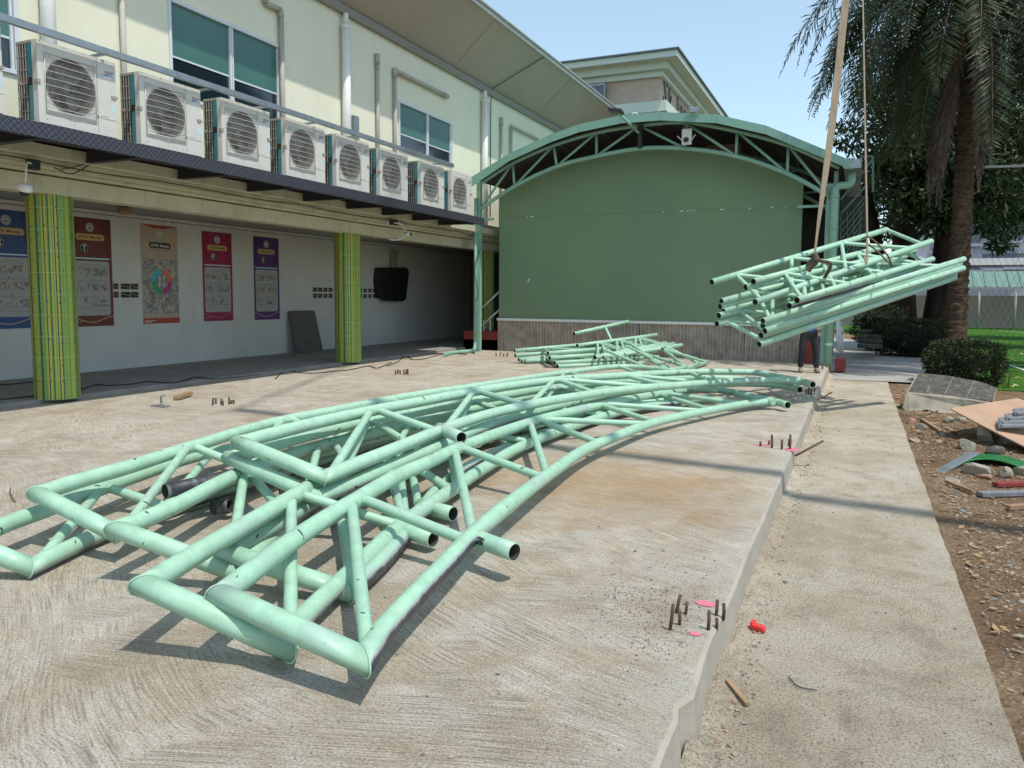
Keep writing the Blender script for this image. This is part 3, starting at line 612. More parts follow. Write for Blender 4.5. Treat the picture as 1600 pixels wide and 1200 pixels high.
# ------------------------------------------------------------------ posters on the porch wall
def poster(yc, wd, ht, z0, bgc, letter, label, kind='curtain', tone=(0.4, 0.0, 0.0)):
    x = XP+.004; rt = empty('poster', (x, yc, z0), label=label, cat='poster', group='school posters on the porch wall')
    bgc = tuple(q*.68 for q in bgc); mbk = plain('poster_back_%s' % (letter or 'centre'), bgc, 0.45, 0, 0.1, 3); md = plain('poster_dark_%s' % (letter or 'centre'), tone, 0.45, 0, 0.1, 5)
    y0, y1 = yc-wd/2, yc+wd/2; z1 = z0+ht
    U = lambda u: y0+wd*u
    V = lambda v: z0+ht*v
    mb = MB(); mb.box(x, x+.003, y0, y1, z0, z1); mb.build('sheet', mbk, rt)
    def rect(mb, u0, v0, u1, v1, lv, r=0):
        xx = x+.003+.0012*lv
        if r == 0: mb.poly([(xx, U(u0), V(v0)), (xx, U(u1), V(v0)), (xx, U(u1), V(v1)), (xx, U(u0), V(v1))])
        else:
            pts = []
            for (cu, cv, a0) in ((u1, v0, -90), (u1, v1, 0), (u0, v1, 90), (u0, v0, 180)):
                su = -1 if cu == u1 else 1; sv = -1 if cv == v1 else 1
                for k in range(6): aa = R(a0+18*k); pts.append((xx, U(cu)+su*r+r*math.cos(aa), V(cv)+sv*r+r*math.sin(aa)))
            mb.poly(pts)
    def disc(mb, u, v, r, lv, n=28, a0=0, a1=360, ri=0):
        xx = x+.003+.0012*lv; ks = [R(a0+(a1-a0)*k/n) for k in range(n+1)]
        if ri:
            for k in range(n):
                c = [(xx, U(u)+q*math.cos(t_), V(v)+q*math.sin(t_)) for (q, t_) in ((ri, ks[k]), (r, ks[k]), (r, ks[k+1]), (ri, ks[k+1]))]; mb.poly(c)
        else: mb.poly([(xx, U(u)+r*math.cos(t_), V(v)+r*math.sin(t_)) for t_ in ks[:-1]])
    W_ = plain('poster_white', (0.66, 0.66, 0.62), .5) if 'pw' not in M else M['pw']; M['pw'] = W_
    if 'gold' not in M: M['gold'] = plain('poster_gold', (0.50, 0.37, 0.14), .5, 0, .08, 8)
    if 'pgrey' not in M: M['pgrey'] = plain('poster_grey', (0.36, 0.36, 0.355), .5, 0, .06, 8); M['photo'] = m_collage('photo_collage', (.45, .40, .34), 24); M['ptxt'] = plain('poster_text_grey', (0.22, 0.23, 0.24), .6); M['pbeige'] = plain('poster_beige', (.45, .36, .26), .5, 0, .12, 4)
    em = MB(); disc(em, .5, .915, .088, 1); em.build('emblem_disc', W_, rt)
    em = MB(); disc(em, .5, .915, .080, 2, ri=.070); disc(em, .5, .915, .055, 2, ri=.047); disc(em, .5, .915, .035, 2, 20, 200, 330, ri=.018); disc(em, .5, .925, .032, 2, 20, 20, 150, ri=.018)
    rect(em, .46, .912, .54, .918, 2)
    for k in range(14): aa = R(k*360/14); rr = .063; em.poly([(x+.0055, yc+rr*math.cos(aa+da), V(.915)+(rr+dr)*math.sin(aa+da)) for (da, dr) in ((-.06, -.004), (.06, -.004), (.06, .004), (-.06, .004))])
    em.build('emblem_mark', md if kind == 'curtain' else M['ptxt'], rt)
    if kind == 'curtain':
        for side in (0, 1):
            cu = MB()
            for k in range(6):
                u = .02+k*.035; bottom = .62+.02*k if side == 0 else .60+.03*k
                pts = []
                for j in range(8):
                    v = 1-j/7*(1-bottom); dd = (j/7)**2*(.05-.02*k)
                    pts.append((u+dd, v))
                L = [(x+.0042, U(a if side == 0 else 1-a), V(b)) for (a, b) in pts]; Rr = [(x+.0042, U((a if side == 0 else 1-a)+(.012 if side == 0 else -.012)), V(b)) for (a, b) in pts]
                for j in range(7): cu.poly([L[j], Rr[j], Rr[j+1], L[j+1]])
            cu.build('curtain_stripes', md, rt)
        bn = MB(); rect(bn, .16, .795, .84, .853, 1, .05); bn.build('title_banner', M['gold'], rt)
        tx = MB(); write(tx, 'STFX Model', (x+.0057, U(.24), V(.811)), (0, 1, 0), (0, 0, 1), wd*.52, .052, .02); tx.build('title', md, rt)
        hx = MB(); cx_, cz_ = U(.36), V(.725); hx.poly([(x+.0045, cx_+.098*math.cos(R(30+60*k)), cz_+.098*math.sin(R(30+60*k))) for k in range(6)]); hx.build('badge', M['black'], rt)
        hx = MB()
        for k in range(6):
            p = [(x+.0052, cx_+q*math.cos(R(30+60*j)), cz_+q*math.sin(R(30+60*j))) for (q, j) in ((.082, k), (.088, k), (.088, k+1), (.082, k+1))]; hx.poly(p)
        write(hx, letter, (x+.0057, cx_-.04, cz_-.05), (0, 1, 0), (0, 0, 1), .08, .10, .025); hx.build('badge_letter', W_, rt)
        gp = MB(); rect(gp, .06, .10, .93, .605, 1, .06); gp.build('text_panel', M['pgrey'], rt)
        sp = MB(); rect(sp, .05, .622, .95, .635, 1); sp.build('panel_rule', M['ltblue'], rt)
        tt = MB()
        for (u0, v0, u1, v1) in ((.3, .572, .7, .577), (.2, .555, .8, .559), (.1, .425, .9, .429), (.15, .412, .85, .416), (.2, .27, .8, .275), (.12, .185, .9, .189), (.12, .165, .45, .169), (.5, .145, .9, .149), (.04, .045, .3, .05), (.04, .033, .22, .037)): rect(tt, u0, v0, u1, v1, 2)
        for (u, v) in ((.5, .435), (.55, .285), (.45, .21)): disc(tt, u, v, .022, 3)
        tt.build('small_print', M['ptxt'], rt)
        ph = MB()
        for (u0, v0, u1, v1) in ((.10, .47, .47, .54), (.50, .47, .88, .54), (.10, .33, .45, .395), (.48, .33, .88, .395), (.10, .215, .38, .26), (.50, .19, .88, .255)): rect(ph, u0, v0, u1, v1, 2)
        ph.build('photographs', M['photo'], rt)
        sw = MB()
        for j in range(20):
            u0, u1 = j/20, (j+1)/20; f = lambda u: .085-.05*math.sin(math.pi*min(1, u*1.05))**1.5
            sw.poly([(x+.0045, U(u0), V(f(u0))), (x+.0045, U(u1), V(f(u1))), (x+.0045, U(u1), V(f(u1)+.007)), (x+.0045, U(u0), V(f(u0)+.007))])
        sw.build('swoosh', M['gold'] if letter != 'F' else M['ptxt'], rt)
    else:
        cn = MB(); cn.poly([(x+.0045, U(.0), V(1)), (x+.0045, U(.2), V(1-.02)), (x+.0045, U(.35), V(.965)), (x+.0045, U(.65), V(.965)), (x+.0045, U(.8), V(.98)), (x+.0045, U(1), V(1))][::-1])
        rect(cn, 0, 0, 1, .055, 1); cn.build('red_band', md, rt)
        sc_ = MB()
        for s_ in (0, 1):
            for k in range(7):
                u = .06+.05*(k % 3); v = .93-.035*k; disc(sc_, u if s_ == 0 else 1-u, v, .05, 1.5+.1*k, 18, 20*k, 20*k+250, ri=.035)
        sc_.build('scrollwork', plain('poster_scroll', (.50, .24, .20), .5), rt)
        bn = MB(); rect(bn, .22, .765, .80, .825, 1, .055); bn.build('title_banner', M['black'], rt)
        tx = MB(); write(tx, 'STFX Model', (x+.0057, U(.27), V(.778)), (0, 1, 0), (0, 0, 1), wd*.48, .06, .025); tx.build('title', W_, rt)
        ph = MB(); rect(ph, .04, .50, .98, .66, 1); rect(ph, .04, .10, .98, .36, 1); rect(ph, .03, .36, .24, .50, 1); rect(ph, .80, .36, .98, .50, 1); ph.build('photographs', M['photo'], rt)
        tt = MB(); rect(tt, .22, .745, .8, .752, 2); rect(tt, .3, .70, .7, .704, 2); rect(tt, .35, .685, .65, .689, 2); disc(tt, .53, .43, .155, 5); tt.build('centre_disc', M['ptxt'], rt)
        for nm, a0, c in (('ring_blue', 90, (.05, .42, .55)), ('ring_orange', 0, (.62, .16, .06)), ('ring_green', 180, (.05, .33, .10)), ('ring_magenta', 270, (.42, .04, .20))):
            q = MB(); disc(q, .53, .43, .265, 4, 18, a0+1, a0+89, ri=.16); q.build('ring_quarter', plain('poster_'+nm, c, .5), rt)
        q = MB(); e = (0, 1, 0); z_ = (0, 0, 1); cx_, cz_ = U(.53), V(.43)
        for ch, du, dv in (('S', -.09, .02), ('T', .02, .02), ('F', -.09, -.11), ('X', .02, -.11)): write(q, ch, (x+.0105, cx_+du, cz_+dv), e, z_, .065, .085, .025)
        q.build('centre_letters', W_, rt)
        q = MB()
        for (u0, v0, u1, v1) in ((.04, .025, .32, .032), (.04, .012, .22, .018)): rect(q, u0, v0, u1, v1, 2)
        q.build('small_print', W_, rt)
    return rt
poster(8.72, .95, 2.08, .96, (.035, .09, .30), 'S', 'blue STFX Model poster with badge S, left of the near pillar', tone=(.01, .03, .12))
poster(10.33, .92, 2.10, .95, (.20, .035, .03), 'T', 'dark maroon STFX Model poster with badge T, half behind the near pillar', tone=(.07, .01, .01))
poster(11.96, .95, 2.09, .96, (.60, .49, .36), None, 'beige STFX Model poster with a four colour ring and crowd photographs', 'ring', (.36, .05, .03))
poster(13.58, .91, 2.06, .97, (.42, .025, .11), 'F', 'crimson pink STFX Model poster with badge F and curtain edges', tone=(.18, .01, .03))
poster(15.21, .91, 2.07, .96, (.12, .04, .22), 'X', 'purple STFX Model poster with badge X, rightmost of the row', tone=(.045, .01, .09))

# grey board leaning on the wall, wrapped screen, wall box, cables on the porch
a = AX(455, 498, XP+.1); b = AX(498, 552, XP+.1)
brd = empty('leaning_board', (XP+.2, (a.y+b.y)/2, .06), label='flat dark grey plastic board leaning on the porch wall', cat='board')
y0, y1 = AX(457, 520, XP+.2).y, AX(497, 520, XP+.2).y; mb = MB(); zt = 1.12
pts = []
for (cy_, cz_, a0) in ((y1-.06, .06, -90), (y1-.06, zt-.08, 0), (y0+.06, zt-.08, 90), (y0+.06, .06, 180)):
    for k in range(5): aa = R(a0+22.5*k); pts.append((cy_+.06*math.cos(aa), cz_+.06*math.sin(aa)))
mb.prism([(XP+.33-.28*z/zt, y, z+.06) for (y, z) in pts], (.04, 0, .01)); mb.build('panel', plain('grey_board', (.115, .105, .095), .7, 0, .15, 4), brd, bevel=.006)
mb = MB()
for (u, v) in ((.4, .3), (.68, .3), (.4, .72), (.68, .72)): z = zt*v; y = y0+(y1-y0)*u; mb.box(XP+.375-.28*z/zt, XP+.392-.28*z/zt, y-.03, y+.03, z+.045, z+.06)
mb.build('slot', M['black'], brd)
tv = empty('wrapped_screen', (XP+.1, AX(615, 440, XP).y, 1.6), label='wall screen wrapped in black plastic sheet under a grey box', cat='screen')
c = [AX(593, 418, XP+.2), AX(636, 418, XP+.2), AX(640, 424, XP+.2), AX(635, 468, XP+.2), AX(630, 471, XP+.2), AX(606, 470, XP+.2), AX(594, 465, XP+.2), AX(591, 440, XP+.2)]
mb = MB(); mb.prism([p for p in c], (-.2, 0, 0)); o = mb.build('plastic_wrap', plain('black_sheet', (.008, .008, .009), .6, 0, .3, 6, .6), tv, bevel=.03)
mb = MB(); a = AX(611, 391, XP+.08); mb.box(XP, XP+.14, a.y, a.y+.30, a.z-.62, a.z); mb.build('wall_box', plain('grey_switch_box', (.26, .26, .25), .6), tv, bevel=.01)
mb = MB()
for k in range(9):
    yy = c[0].y+.1+k*.12; mb.tube([(XP+.1, yy, c[5].z+.02), (XP+.12, yy+.01, c[5].z-.06-.03*(k % 3))], .006, 5)
mb.build('tie_cord', M['black'], tv)
def floor_cable(pts, X0, nm, lab, r=.010, z=.075):
    mb = MB(); P = [AZ(a, b, z) for (a, b) in pts]; mb.tube(spline(P, 6), r, 6); o = mb.build(nm, M['cable'], None, o=P[0]); return tag(o, lab, 'cable')
floor_cable([(-10, 625), (60, 618), (105, 611), (128, 608), (150, 601), (170, 602), (205, 600), (232, 596), (270, 598), (295, 592), (305, 589), (335, 592), (380, 588), (405, 585)], 0, 'power_cable', 'thin black cable snaking over the porch floor from the near pillar')
floor_cable([(-10, 601), (20, 600), (50, 597), (80, 602), (128, 606)], 0, 'power_cable', 'second black cable at the far left of the porch near the wall')
floor_cable([(430, 592), (443, 580), (452, 575), (462, 581), (490, 583), (520, 580), (545, 578), (575, 572), (590, 575), (612, 566)], 0, 'power_cable', 'black cable looping over the slab in front of the middle pillar', z=.012)
floor_cable([(605, 572), (622, 565), (634, 555), (645, 562), (665, 560), (680, 556), (700, 552), (730, 554)], 0, 'power_cable', 'grey black cable tangle between the middle pillar and stage post', z=.012)
# ------------------------------------------------------------------ security cameras
def cctv(p, lab, flip=1):
    rt = empty('security_camera', p, label=lab, cat='camera'); X, Y, Z = p
    mb = MB(); mb.box(X-.03, X+.08, Y-.07, Y+.07, Z+.03, Z+.16); mb.build('junction_box', M['dark_steel'] if flip > 0 else M['white'], rt, bevel=.012)
    mb = MB(); mb.tube(spline([(X+.06, Y-.05*flip, Z+.1), (X+.14, Y-.16*flip, Z+.08), (X+.16, Y-.2*flip, Z-.12), (X+.14, Y-.2*flip, Z-.2)], 5), .013, 8); mb.build('bracket_pipe', M['white'], rt)
    mb = MB(); c = Vector((X+.14, Y-.2*flip, Z-.24)); mb.smooth = True; mb.lathe([(.03, .06), (.085, .05), (.09, -.02), (.07, -.05)], c, (0.25, 0, 1), 18); mb.build('camera_body', M['white'], rt)
    mb = MB(); mb.smooth = True; mb.lathe([(.066, -.04), (.06, -.075), (.035, -.10), (.001, -.108)], c, (0.25, 0, 1), 18); mb.build('lens_dome', M['black'], rt); return rt
a = AX(44, 256, -10.0); cctv((a.x, a.y+.05, a.z-.1), 'white dome security camera on a dark bracket box above the near pillar')
mbp = AX(614, 346, -9.95); rt = empty('security_camera', mbp, label='small white security camera with looped cable under the cornice by the middle pillar', cat='camera')
mb = MB(); mb.box(mbp.x-.04, mbp.x+.08, mbp.y-.10, mbp.y+.10, mbp.z-.08, mbp.z+.04); mb.build('junction_box', M['dark_steel'], rt, bevel=.01)
mb = MB(); P = [AX(x_, y_, -9.85) for (x_, y_) in ((616, 348), (626, 350), (632, 358), (632, 366), (628, 373), (618, 375), (608, 374))]; mb.tube(spline(P, 5), .014, 7); mb.build('looped_cable', M['white'], rt)
mb = MB(); a, b = AX(633, 365, -9.85), AX(641, 366, -9.72); mb.tube([a, b], .045, 12); mb.build('camera_body', M['white'], rt); mb = MB(); mb.tube([b, b+(b-a).normalized()*.03], .034, 12); mb.build('lens', M['black'], rt)

# ------------------------------------------------------------------ steel ledge with air conditioners
XA = -9.0
pz = 3.43; Yend = 18.0
led = empty('steel_ledge', (-9.6, 10, 3.4), label='dark chequer plate steel ledge carrying the row of air conditioners', cat='ledge')
mb = MB(); mb.box(-8.92, -8.90, 2, Yend, pz, pz+.175); mb.box(-10.34, -8.925, 2, Yend, pz+.155, pz+.165); mb.build('deck_edge', M['chequer'], led)
mb = MB(); mb.box(-9.0, -8.93, 2, Yend-.02, pz+.0, pz+.03); mb.box(-10.3, -10.2, 2, Yend-.02, pz+.03, pz+.13); mb.box(-10.3, -8.93, Yend-.07, Yend-.01, pz+.03, pz+.14); mb.build('edge_angle', M['dark_steel'], led)
for px in (60, 215, 352, 455, 538, 602, 655, 700, 738):
    y = AX(px, 250, -8.93).y; mb = MB(); mb.box(-9.89, -8.935, y-.03, y+.03, pz-.02, pz+.15); mb.box(-9.89, -8.97, y-.055, y+.055, pz-.024, pz-.012); mb.build('bracket', M['dark_steel'], led)
mb = MB(); rz = 4.69; mb.prism([(-8.93, 2, rz+.03), (-8.87, 2, rz+.03), (-8.87, 2, rz-.055), (-8.93, 2, rz-.055)], (0, AX(708, 257, -8.9).y-2, 0)); mb.build('guard_rail', M['galv'], led, bevel=.004)
for px in (4, 165, 330, 415, 492, 558, 690):
    mb = MB(); y = AX(px, 150, -8.95).y; mb.box(-9.44, -9.40, y-.02, y+.02, pz+.17, rz-.04); mb.box(-9.44, -8.93, y-.02, y+.02, rz-.05, rz-.02); mb.build('rail_post', M['galv'], led)

def ac_unit():
    W, Hh, D = 1.06, .965, .37; g = empty('air_conditioner')
    c = MB(); hy, hz, hr = .42, .50, .315
    # front sheet with a round opening
    n = 40; x = 0.0
    ring = [c.vert((x, hy+hr*math.cos(2*math.pi*k/n), hz+hr*math.sin(2*math.pi*k/n))) for k in range(n)]
    sq = []
    for k in range(n):
        a = 2*math.pi*k/n; dx, dz = math.cos(a), math.sin(a); t = min((W-hy)/dx if dx > 1e-6 else 9, (hy)/-dx if dx < -1e-6 else 9, (Hh-hz)/dz if dz > 1e-6 else 9, hz/-dz if dz < -1e-6 else 9)
        sq.append(c.vert((x, hy+dx*t, hz+dz*t)))
    cor = {}
    for k in range(n):
        k2 = (k+1) % n; p, q = c.v[sq[k]], c.v[sq[k2]]
        if abs(p[1]-q[1]) > 1e-4 and abs(p[2]-q[2]) > 1e-4:
            cy_ = W if max(p[1], q[1]) > W-1e-4 else 0.0; cz_ = Hh if max(p[2], q[2]) > Hh-1e-4 else 0.0
            v_ = c.vert((x, cy_, cz_)); c.face((ring[k], sq[k], v_, sq[k2], ring[k2]))
        else: c.face((ring[k], sq[k], sq[k2], ring[k2]))
    # rest of the casing: rim, top, right side, bottom
    c.box(-D, -.0015, 0.0, .012, 0, Hh)if False else None
    c.box(-D, -.001, .0, W, Hh-.02, Hh-.0005); c.box(-D, -.001, W-.012, W-.0005, .0, Hh-.021); c.box(-D, -.001, .0, W-.013, 0, .02)
    c.box(-.085, -.001, .0005, .012, .021, Hh-.021)
    c.box(-D, -D+.01, .02, W-.013, .021, Hh-.021)
    b = c.build('casing', M['ac'], g)
    c = MB(); c.box(-D+.012, -.20, .03, W-.02, .03, Hh-.03); c.build('cavity', M['ac_dk'], g)
    # bell mouth, hub and blades
    c = MB(); c.smooth = True; c.lathe([(hr+.018, .012), (hr+.006, .014), (hr, .0), (hr-.012, -.10), (hr-.012, -.185)], (0, hy, hz), (1, 0, 0), 40, False); c.build('bell_mouth', M['ac_bell'], g)
    c = MB(); c.lathe([(.001, .05), (.05, .045), (.065, .02), (.065, -.03)], (-.13, hy, hz), (1, 0, 0), 18)
    for k in range(3):
        a0 = R(120*k+20); pts0 = []
        A = []; B = []
        for j in range(7):
            aa = a0+R(j*13); A.append(c.vert((-.10-.012*j, hy+.06*math.cos(aa), hz+.06*math.sin(aa)))); B.append(c.vert((-.09-.016*j, hy+.285*math.cos(aa+.25), hz+.285*math.sin(aa+.25))))
        for j in range(6): c.face((A[j], B[j], B[j+1], A[j+1]))
    c.build('fan', plain('fan_grey', (.085, .082, .08), .45) if 'fan' not in M else M['fan'], g)
    # recessed square and wire guard
    c = MB(); y0, y1, z0, z1 = .085, .755, .165, .835
    for (a, b_) in (((y0, z0), (y1, z0)), ((y1, z0), (y1, z1)), ((y1, z1), (y0, z1)), ((y0, z1), (y0, z0))): c.tube([(.012, a[0], a[1]), (.012, b_[0], b_[1])], .005, 6)
    c.tube([(.014, y0, z0), (.014, y1, z0)], .009, 6)
    for k in range(8):
        z = z0+(z1-z0)*(k+.5)/8; bow = .035; c.tube([(.012, y0, z), (.012+bow*.7, y0+.16, z-.004), (.012+bow, hy, z-.008), (.012+bow*.7, y1-.16, z-.004), (.012, y1, z)], .0036, 5)
    for k in range(44):
        y = y0+(y1-y0)*(k+.5)/44; c.tube([(.010, y, z0), (.032, y, z0+.12), (.036, y, hz), (.032, y, z1-.12), (.010, y, z1)], .0011, 3, cap=False)
    c.build('wire_guard', M['ac_wire'], g)
    c = MB(); c.prism([(.0015, y0-.01, z0-.05), (.0015, y1+.01, z0-.05), (.022, y1, z0-.012), (.022, y0, z0-.012)], (0, 0, .003)); c.build('lip', M['ac'], g)
    # seams, handle, logo, stickers
    c = MB(); c.box(-.001, .0012, .785, .789, .02, Hh-.002); c.box(-.001, .0014, .79, W-.002, .215, .220); c.box(-.001, .0014, 0.79, .80, .22, .2215); c.box(.0, .006, .775, .79, .225, .24)
    c.box(.0, .0015, .815, .92, .765, .768); c.box(.0, .0015, .83, .93, .245, .248)
    for (y, z) in ((.10, .90), (.60, .955), (.35, .955), (.04, .955), (.76, .895), (.76, .62), (.77, .21), (.1, .05), (.45, .05), (.72, .05)): c.lathe([(.006, 0), (.005, .004)], (0, y, z), (1, 0, 0), 6)
    c.build('seam', M['ac_side'], g)
    for q in ((-.02, .015, .985, W+.012, .50, .535), (-.05, .012, -.018, .028, .455, .50), (-.34, -.30, -.018, .02, .455, .49)): c = MB(); c.box(*q); c.build('handle', M['ac_tan'], g)
    c = MB(); ly, lz = .915, .815; s_ = .014
    for (dy, dz, a0) in ((0, .0, 90), (0, 0, 210), (0, 0, 330)):
        p0 = Vector((.002, ly, lz)); d1 = Vector((0, math.cos(R(a0-30)), math.sin(R(a0-30))))*s_; d2 = Vector((0, math.cos(R(a0+30)), math.sin(R(a0+30))))*s_; c.poly([p0, p0+d1, p0+d1+d2, p0+d2])
    c.build('diamond_logo', M['red'], g)
    c = MB(); write(c, 'MITSUBISHI', (.002, .935, .818), (0, 1, 0), (0, 0, 1), .105, .013, .02); write(c, 'ELECTRIC', (.002, .935, .800), (0, 1, 0), (0, 0, 1), .08, .012, .02); c.build('maker_name', M['black'], g)
    c = MB(); c.box(0, .0018, .90, .965, .772, .790); c.box(0, .0018, .968, 1.03, .774, .778); c.box(0, .0018, .97, 1.01, .783, .786); c.box(0, .0018, .975, .99, .742, .752); c.box(0, .0018, 1.01, 1.022, .742, .752); c.build('blue_print', M['blue'], g)
    c = MB(); c.box(0, .0016, .955, 1.03, .735, .758); c.build('small_sticker', M['white'], g)
    c = MB(); c.box(0, .0018, 1.0, 1.05, .315, .405); c.build('sticker', M['ltblue'], g)
    # left side: dark coil, uprights, rails, teal film
    c = MB(); c.box(-D+.012, -.09, .018, .03, .025, Hh-.025); c.build('coil_face', M['ac_side'], g)
    c = MB()
    for xx in (-.365, -.31, -.26, -.21): c.box(xx, xx+.011, -.004, .006, .03, Hh-.03)
    for zz in (.14, .30, .46, .62, .78): c.box(-D, -.18, -.003, .002, zz, zz+.012)
    c.box(-D, -.10, -.003, .02, Hh-.035, Hh-.002); c.box(-D, -.10, -.003, .02, .0, .03); c.build('side_grille', M['ac_tan'], g)
    c = MB(); c.box(-.175, -.088, -.001, .008, .53, Hh-.04); c.box(-.165, -.088, -.001, .008, .03, .44); c.build('coil_film', M['teal'], g)
    c = MB(); c.box(-.09, .0, -.002, .0004, .0, Hh-.002); c.build('corner_post', M['ac'], g)
    c = MB(); c.box(-.33, -.02, .12, .22, -.0, .012) if False else c.box(-.34, -.03, .14, .20, -.035, .0); c.box(-.34, -.03, .86, .92, -.035, 0); c.build('foot', M['ac_tan'], g)
    return g
M['fan'] = plain('fan_grey', (.085, .082, .08), .45)
ac = ac_unit()
names = ['cut off by the left picture edge', 'first whole one, the largest in view', 'second whole one, left of the wide window', 'third whole one, directly under the wide window', 'fourth whole one, under the bent conduit', 'fifth whole one, below the long downpipe', 'sixth whole one, left of the small window', 'seventh whole one, next to last before the stage', 'last and smallest, touching the stage roof']
for i, px in enumerate((None, 62, 221, 348, 447, 526, 594, 658, 705)):
    o = ac if i == 0 else copy_tree(ac)
    y = AX(62, 190, XA).y-1.42 if px is None else AX(px, 190+(px-62)*.222, XA).y
    if i == 0: y = AX(7, 150, XA).y-1.07
    o.location = (XA, y, pz+.205); o['label'] = 'ivory air conditioner, '+names[i]; o['category'] = 'air conditioner'; o['group'] = 'air conditioners in a row on the steel ledge'

# ------------------------------------------------------------------ covered stage
YS = 19.7; YP = 20.3
stg = empty('covered_stage', (-5.5, 21, 0), label='open stage with arched mint green steel roof and a tall green back board', cat='stage')
lo_px = [(750, 327), (804, 291), (870, 260), (932, 244), (1000, 232), (1070, 232), (1150, 244), (1230, 271), (1297, 307)]
up_px = [(746, 290), (801, 255), (865, 227), (932, 207), (999, 196), (1070, 191), (1152, 205), (1232, 227), (1312, 262)]
lo = [AY(a, b, YS) for a, b in lo_px]; up = [AY(a, b, YS) for a, b in up_px]
mb = MB(); mb.tube(spline(lo, 5), .055, 8); mb.build('arch_chord', M['stage_mint'], stg)
mb = MB(); mb.tube(spline(up, 5), .055, 8); mb.build('arch_chord', M['stage_mint'], stg)
for i in range(9):
    if 0 < i < 8: mb = MB(); mb.tube([lo[i], up[i]], .038, 8); mb.build('arch_web', M['stage_mint'], stg)
for (a, b) in ((lo[0], up[1]), (lo[1], up[2]), (lo[2], up[3]), (lo[3], up[4]), (up[4], lo[5]), (up[5], lo[6]), (up[6], lo[7]), (up[7], lo[8])):
    mb = MB(); mb.tube([a, b], .036, 8); mb.build('arch_web', M['stage_mint'], stg)
# a second frame and purlins inside the roof
for yy in (23.5,):
    mb = MB(); q = [Vector((p.x, yy, p.z)) for p in lo]; mb.tube(spline(q, 4), .05, 8); q = [Vector((p.x, yy, p.z)) for p in up]; mb.tube(spline(q, 4), .05, 8)
    for i in range(8): mb.tube([Vector((lo[i].x, yy, lo[i].z)), Vector((up[i+1].x, yy, up[i+1].z))], .034, 6)
    mb.build('inner_arch', M['stage_mint'], stg)
mb = MB()
for p in up[1:-1]: mb.tube([p+Vector((0, 0, .09)), p+Vector((0, 8, .09))], .035, 6)
mb.build('purlin', plain('dark_purlin', (.05, .07, .06), .7), stg)
# roof sheet in facets and its front flashing
ft_px = [(736, 277), (795, 240), (860, 210), (905, 194), (970, 180), (1032, 175), (1120, 179), (1197, 196), (1280, 230), (1331, 251)]
YF = 19.15
ft = [AY(a, b, YF) for a, b in ft_px]
mb = MB()
for i in range(len(ft)-1):
    a, b = ft[i], ft[i+1]; dn = Vector((0, 0, -.20)); 
    if i == 0: mb.prism([a, b, b+dn, a+dn*1.3], (0, .03, 0))
    else: mb.prism([a, b-(b-a).normalized()*.006, b-(b-a).normalized()*.006+dn, a+dn], (0, .03, 0))
mb.build('roof_flashing', M['fascia'], stg)
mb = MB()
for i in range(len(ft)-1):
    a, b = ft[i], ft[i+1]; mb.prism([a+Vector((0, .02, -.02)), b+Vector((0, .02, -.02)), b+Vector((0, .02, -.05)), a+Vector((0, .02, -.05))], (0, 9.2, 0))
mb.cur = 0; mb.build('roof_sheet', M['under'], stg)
mb = MB()
for i in range(len(ft)-1):
    a, b = ft[i]+Vector((0, .03, .0)), ft[i+1]+Vector((0, .03, .0)); mb.prism([a, b, b-Vector((0, 0, .018)), a-Vector((0, 0, .018))], (0, 9.2, 0))
mb.build('roof_cover', M['fascia'], stg)
mb = MB(); mb.box(ft[0].x, ft[-1].x, 28.2, 28.35, -.2, 6.9) if False else None
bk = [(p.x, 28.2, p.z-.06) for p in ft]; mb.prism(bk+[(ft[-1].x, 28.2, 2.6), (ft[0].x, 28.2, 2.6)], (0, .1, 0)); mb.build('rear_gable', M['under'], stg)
# brown boards stored up in the roof
for (a, b, c, d) in ((861, 247, 905, 262), (1102, 228, 1157, 252)):
    p, q = AY(a, b, 22.3), AY(c, d, 22.3); mb = MB(); mb.box(p.x, q.x, 22.3, 22.34, q.z-.35, p.z); mb.build('stored_board', M['ply'], stg)
# green board, ledge, corrugated skirt
xl, xr = AY(780, 400, YP).x, AY(1251, 400, YP).x; zt0, zt1 = AY(780, 306, YP).z, AY(1252, 290, YP).z
arc = [p for p in spline([Vector((p.x, YP, p.z)) for p in [AY(a, b+3, YP) for a, b in lo_px]], 6) if xl < p.x < xr]
mb = MB(); zs = .96; zseam = AY(1000, 332, YP).z
mb.prism([(xl, YP, zs), (xr, YP, zs), (xr, YP, zseam-.003), (xl, YP, zseam-.003)], (0, .05, 0)); mb.prism([(xl, YP, zseam), (xr, YP, zseam), (xr, YP, arc[-1].z)]+[tuple(p) for p in reversed(arc)]+[(xl, YP, arc[0].z)], (0, .05, 0)); mb.build('green_board', M['green_panel'], stg, bevel=.003)
mb = MB()
for px, wd in ((823, 2), (829, 7), (1035, 3), (1062, 6), (1073, 3), (1080, 5), (1083, 4), (1125, 5), (1169, 4), (1204, 4), (1226, 2)):
    p = AY(px, 331, YP); mb.box(p.x, p.x+wd*.017, YP-.002, YP+.001, zseam-.012, zseam+.010)
p = AY(826, 438, YP); mb.obox((p.x, YP-.001, p.z), (.03, 0, .05), (0, .002, 0), (.012, 0, -.008))
mb.build('bare_fleck', M['white'], stg)
mb = MB(); mb.box(xl-.04, xr-.02, YP-.06, YP+.02, zs-.075, zs-.002); mb.build('ledge', M['white'], stg, bevel=.008)
mb = MB(); x = xl-.02; xe = xr+.02; k = 0; pts = []
while x < xe: pts += [(x, YP-.02), (x+.03, YP-.02), (x+.05, YP+.015), (x+.075, YP+.015)]; x += .095
for (a, b) in zip(pts[:-1], pts[1:]): mb.poly([(a[0], a[1], -.02), (b[0], b[1], -.02), (b[0], b[1], zs-.078), (a[0], a[1], zs-.078)])
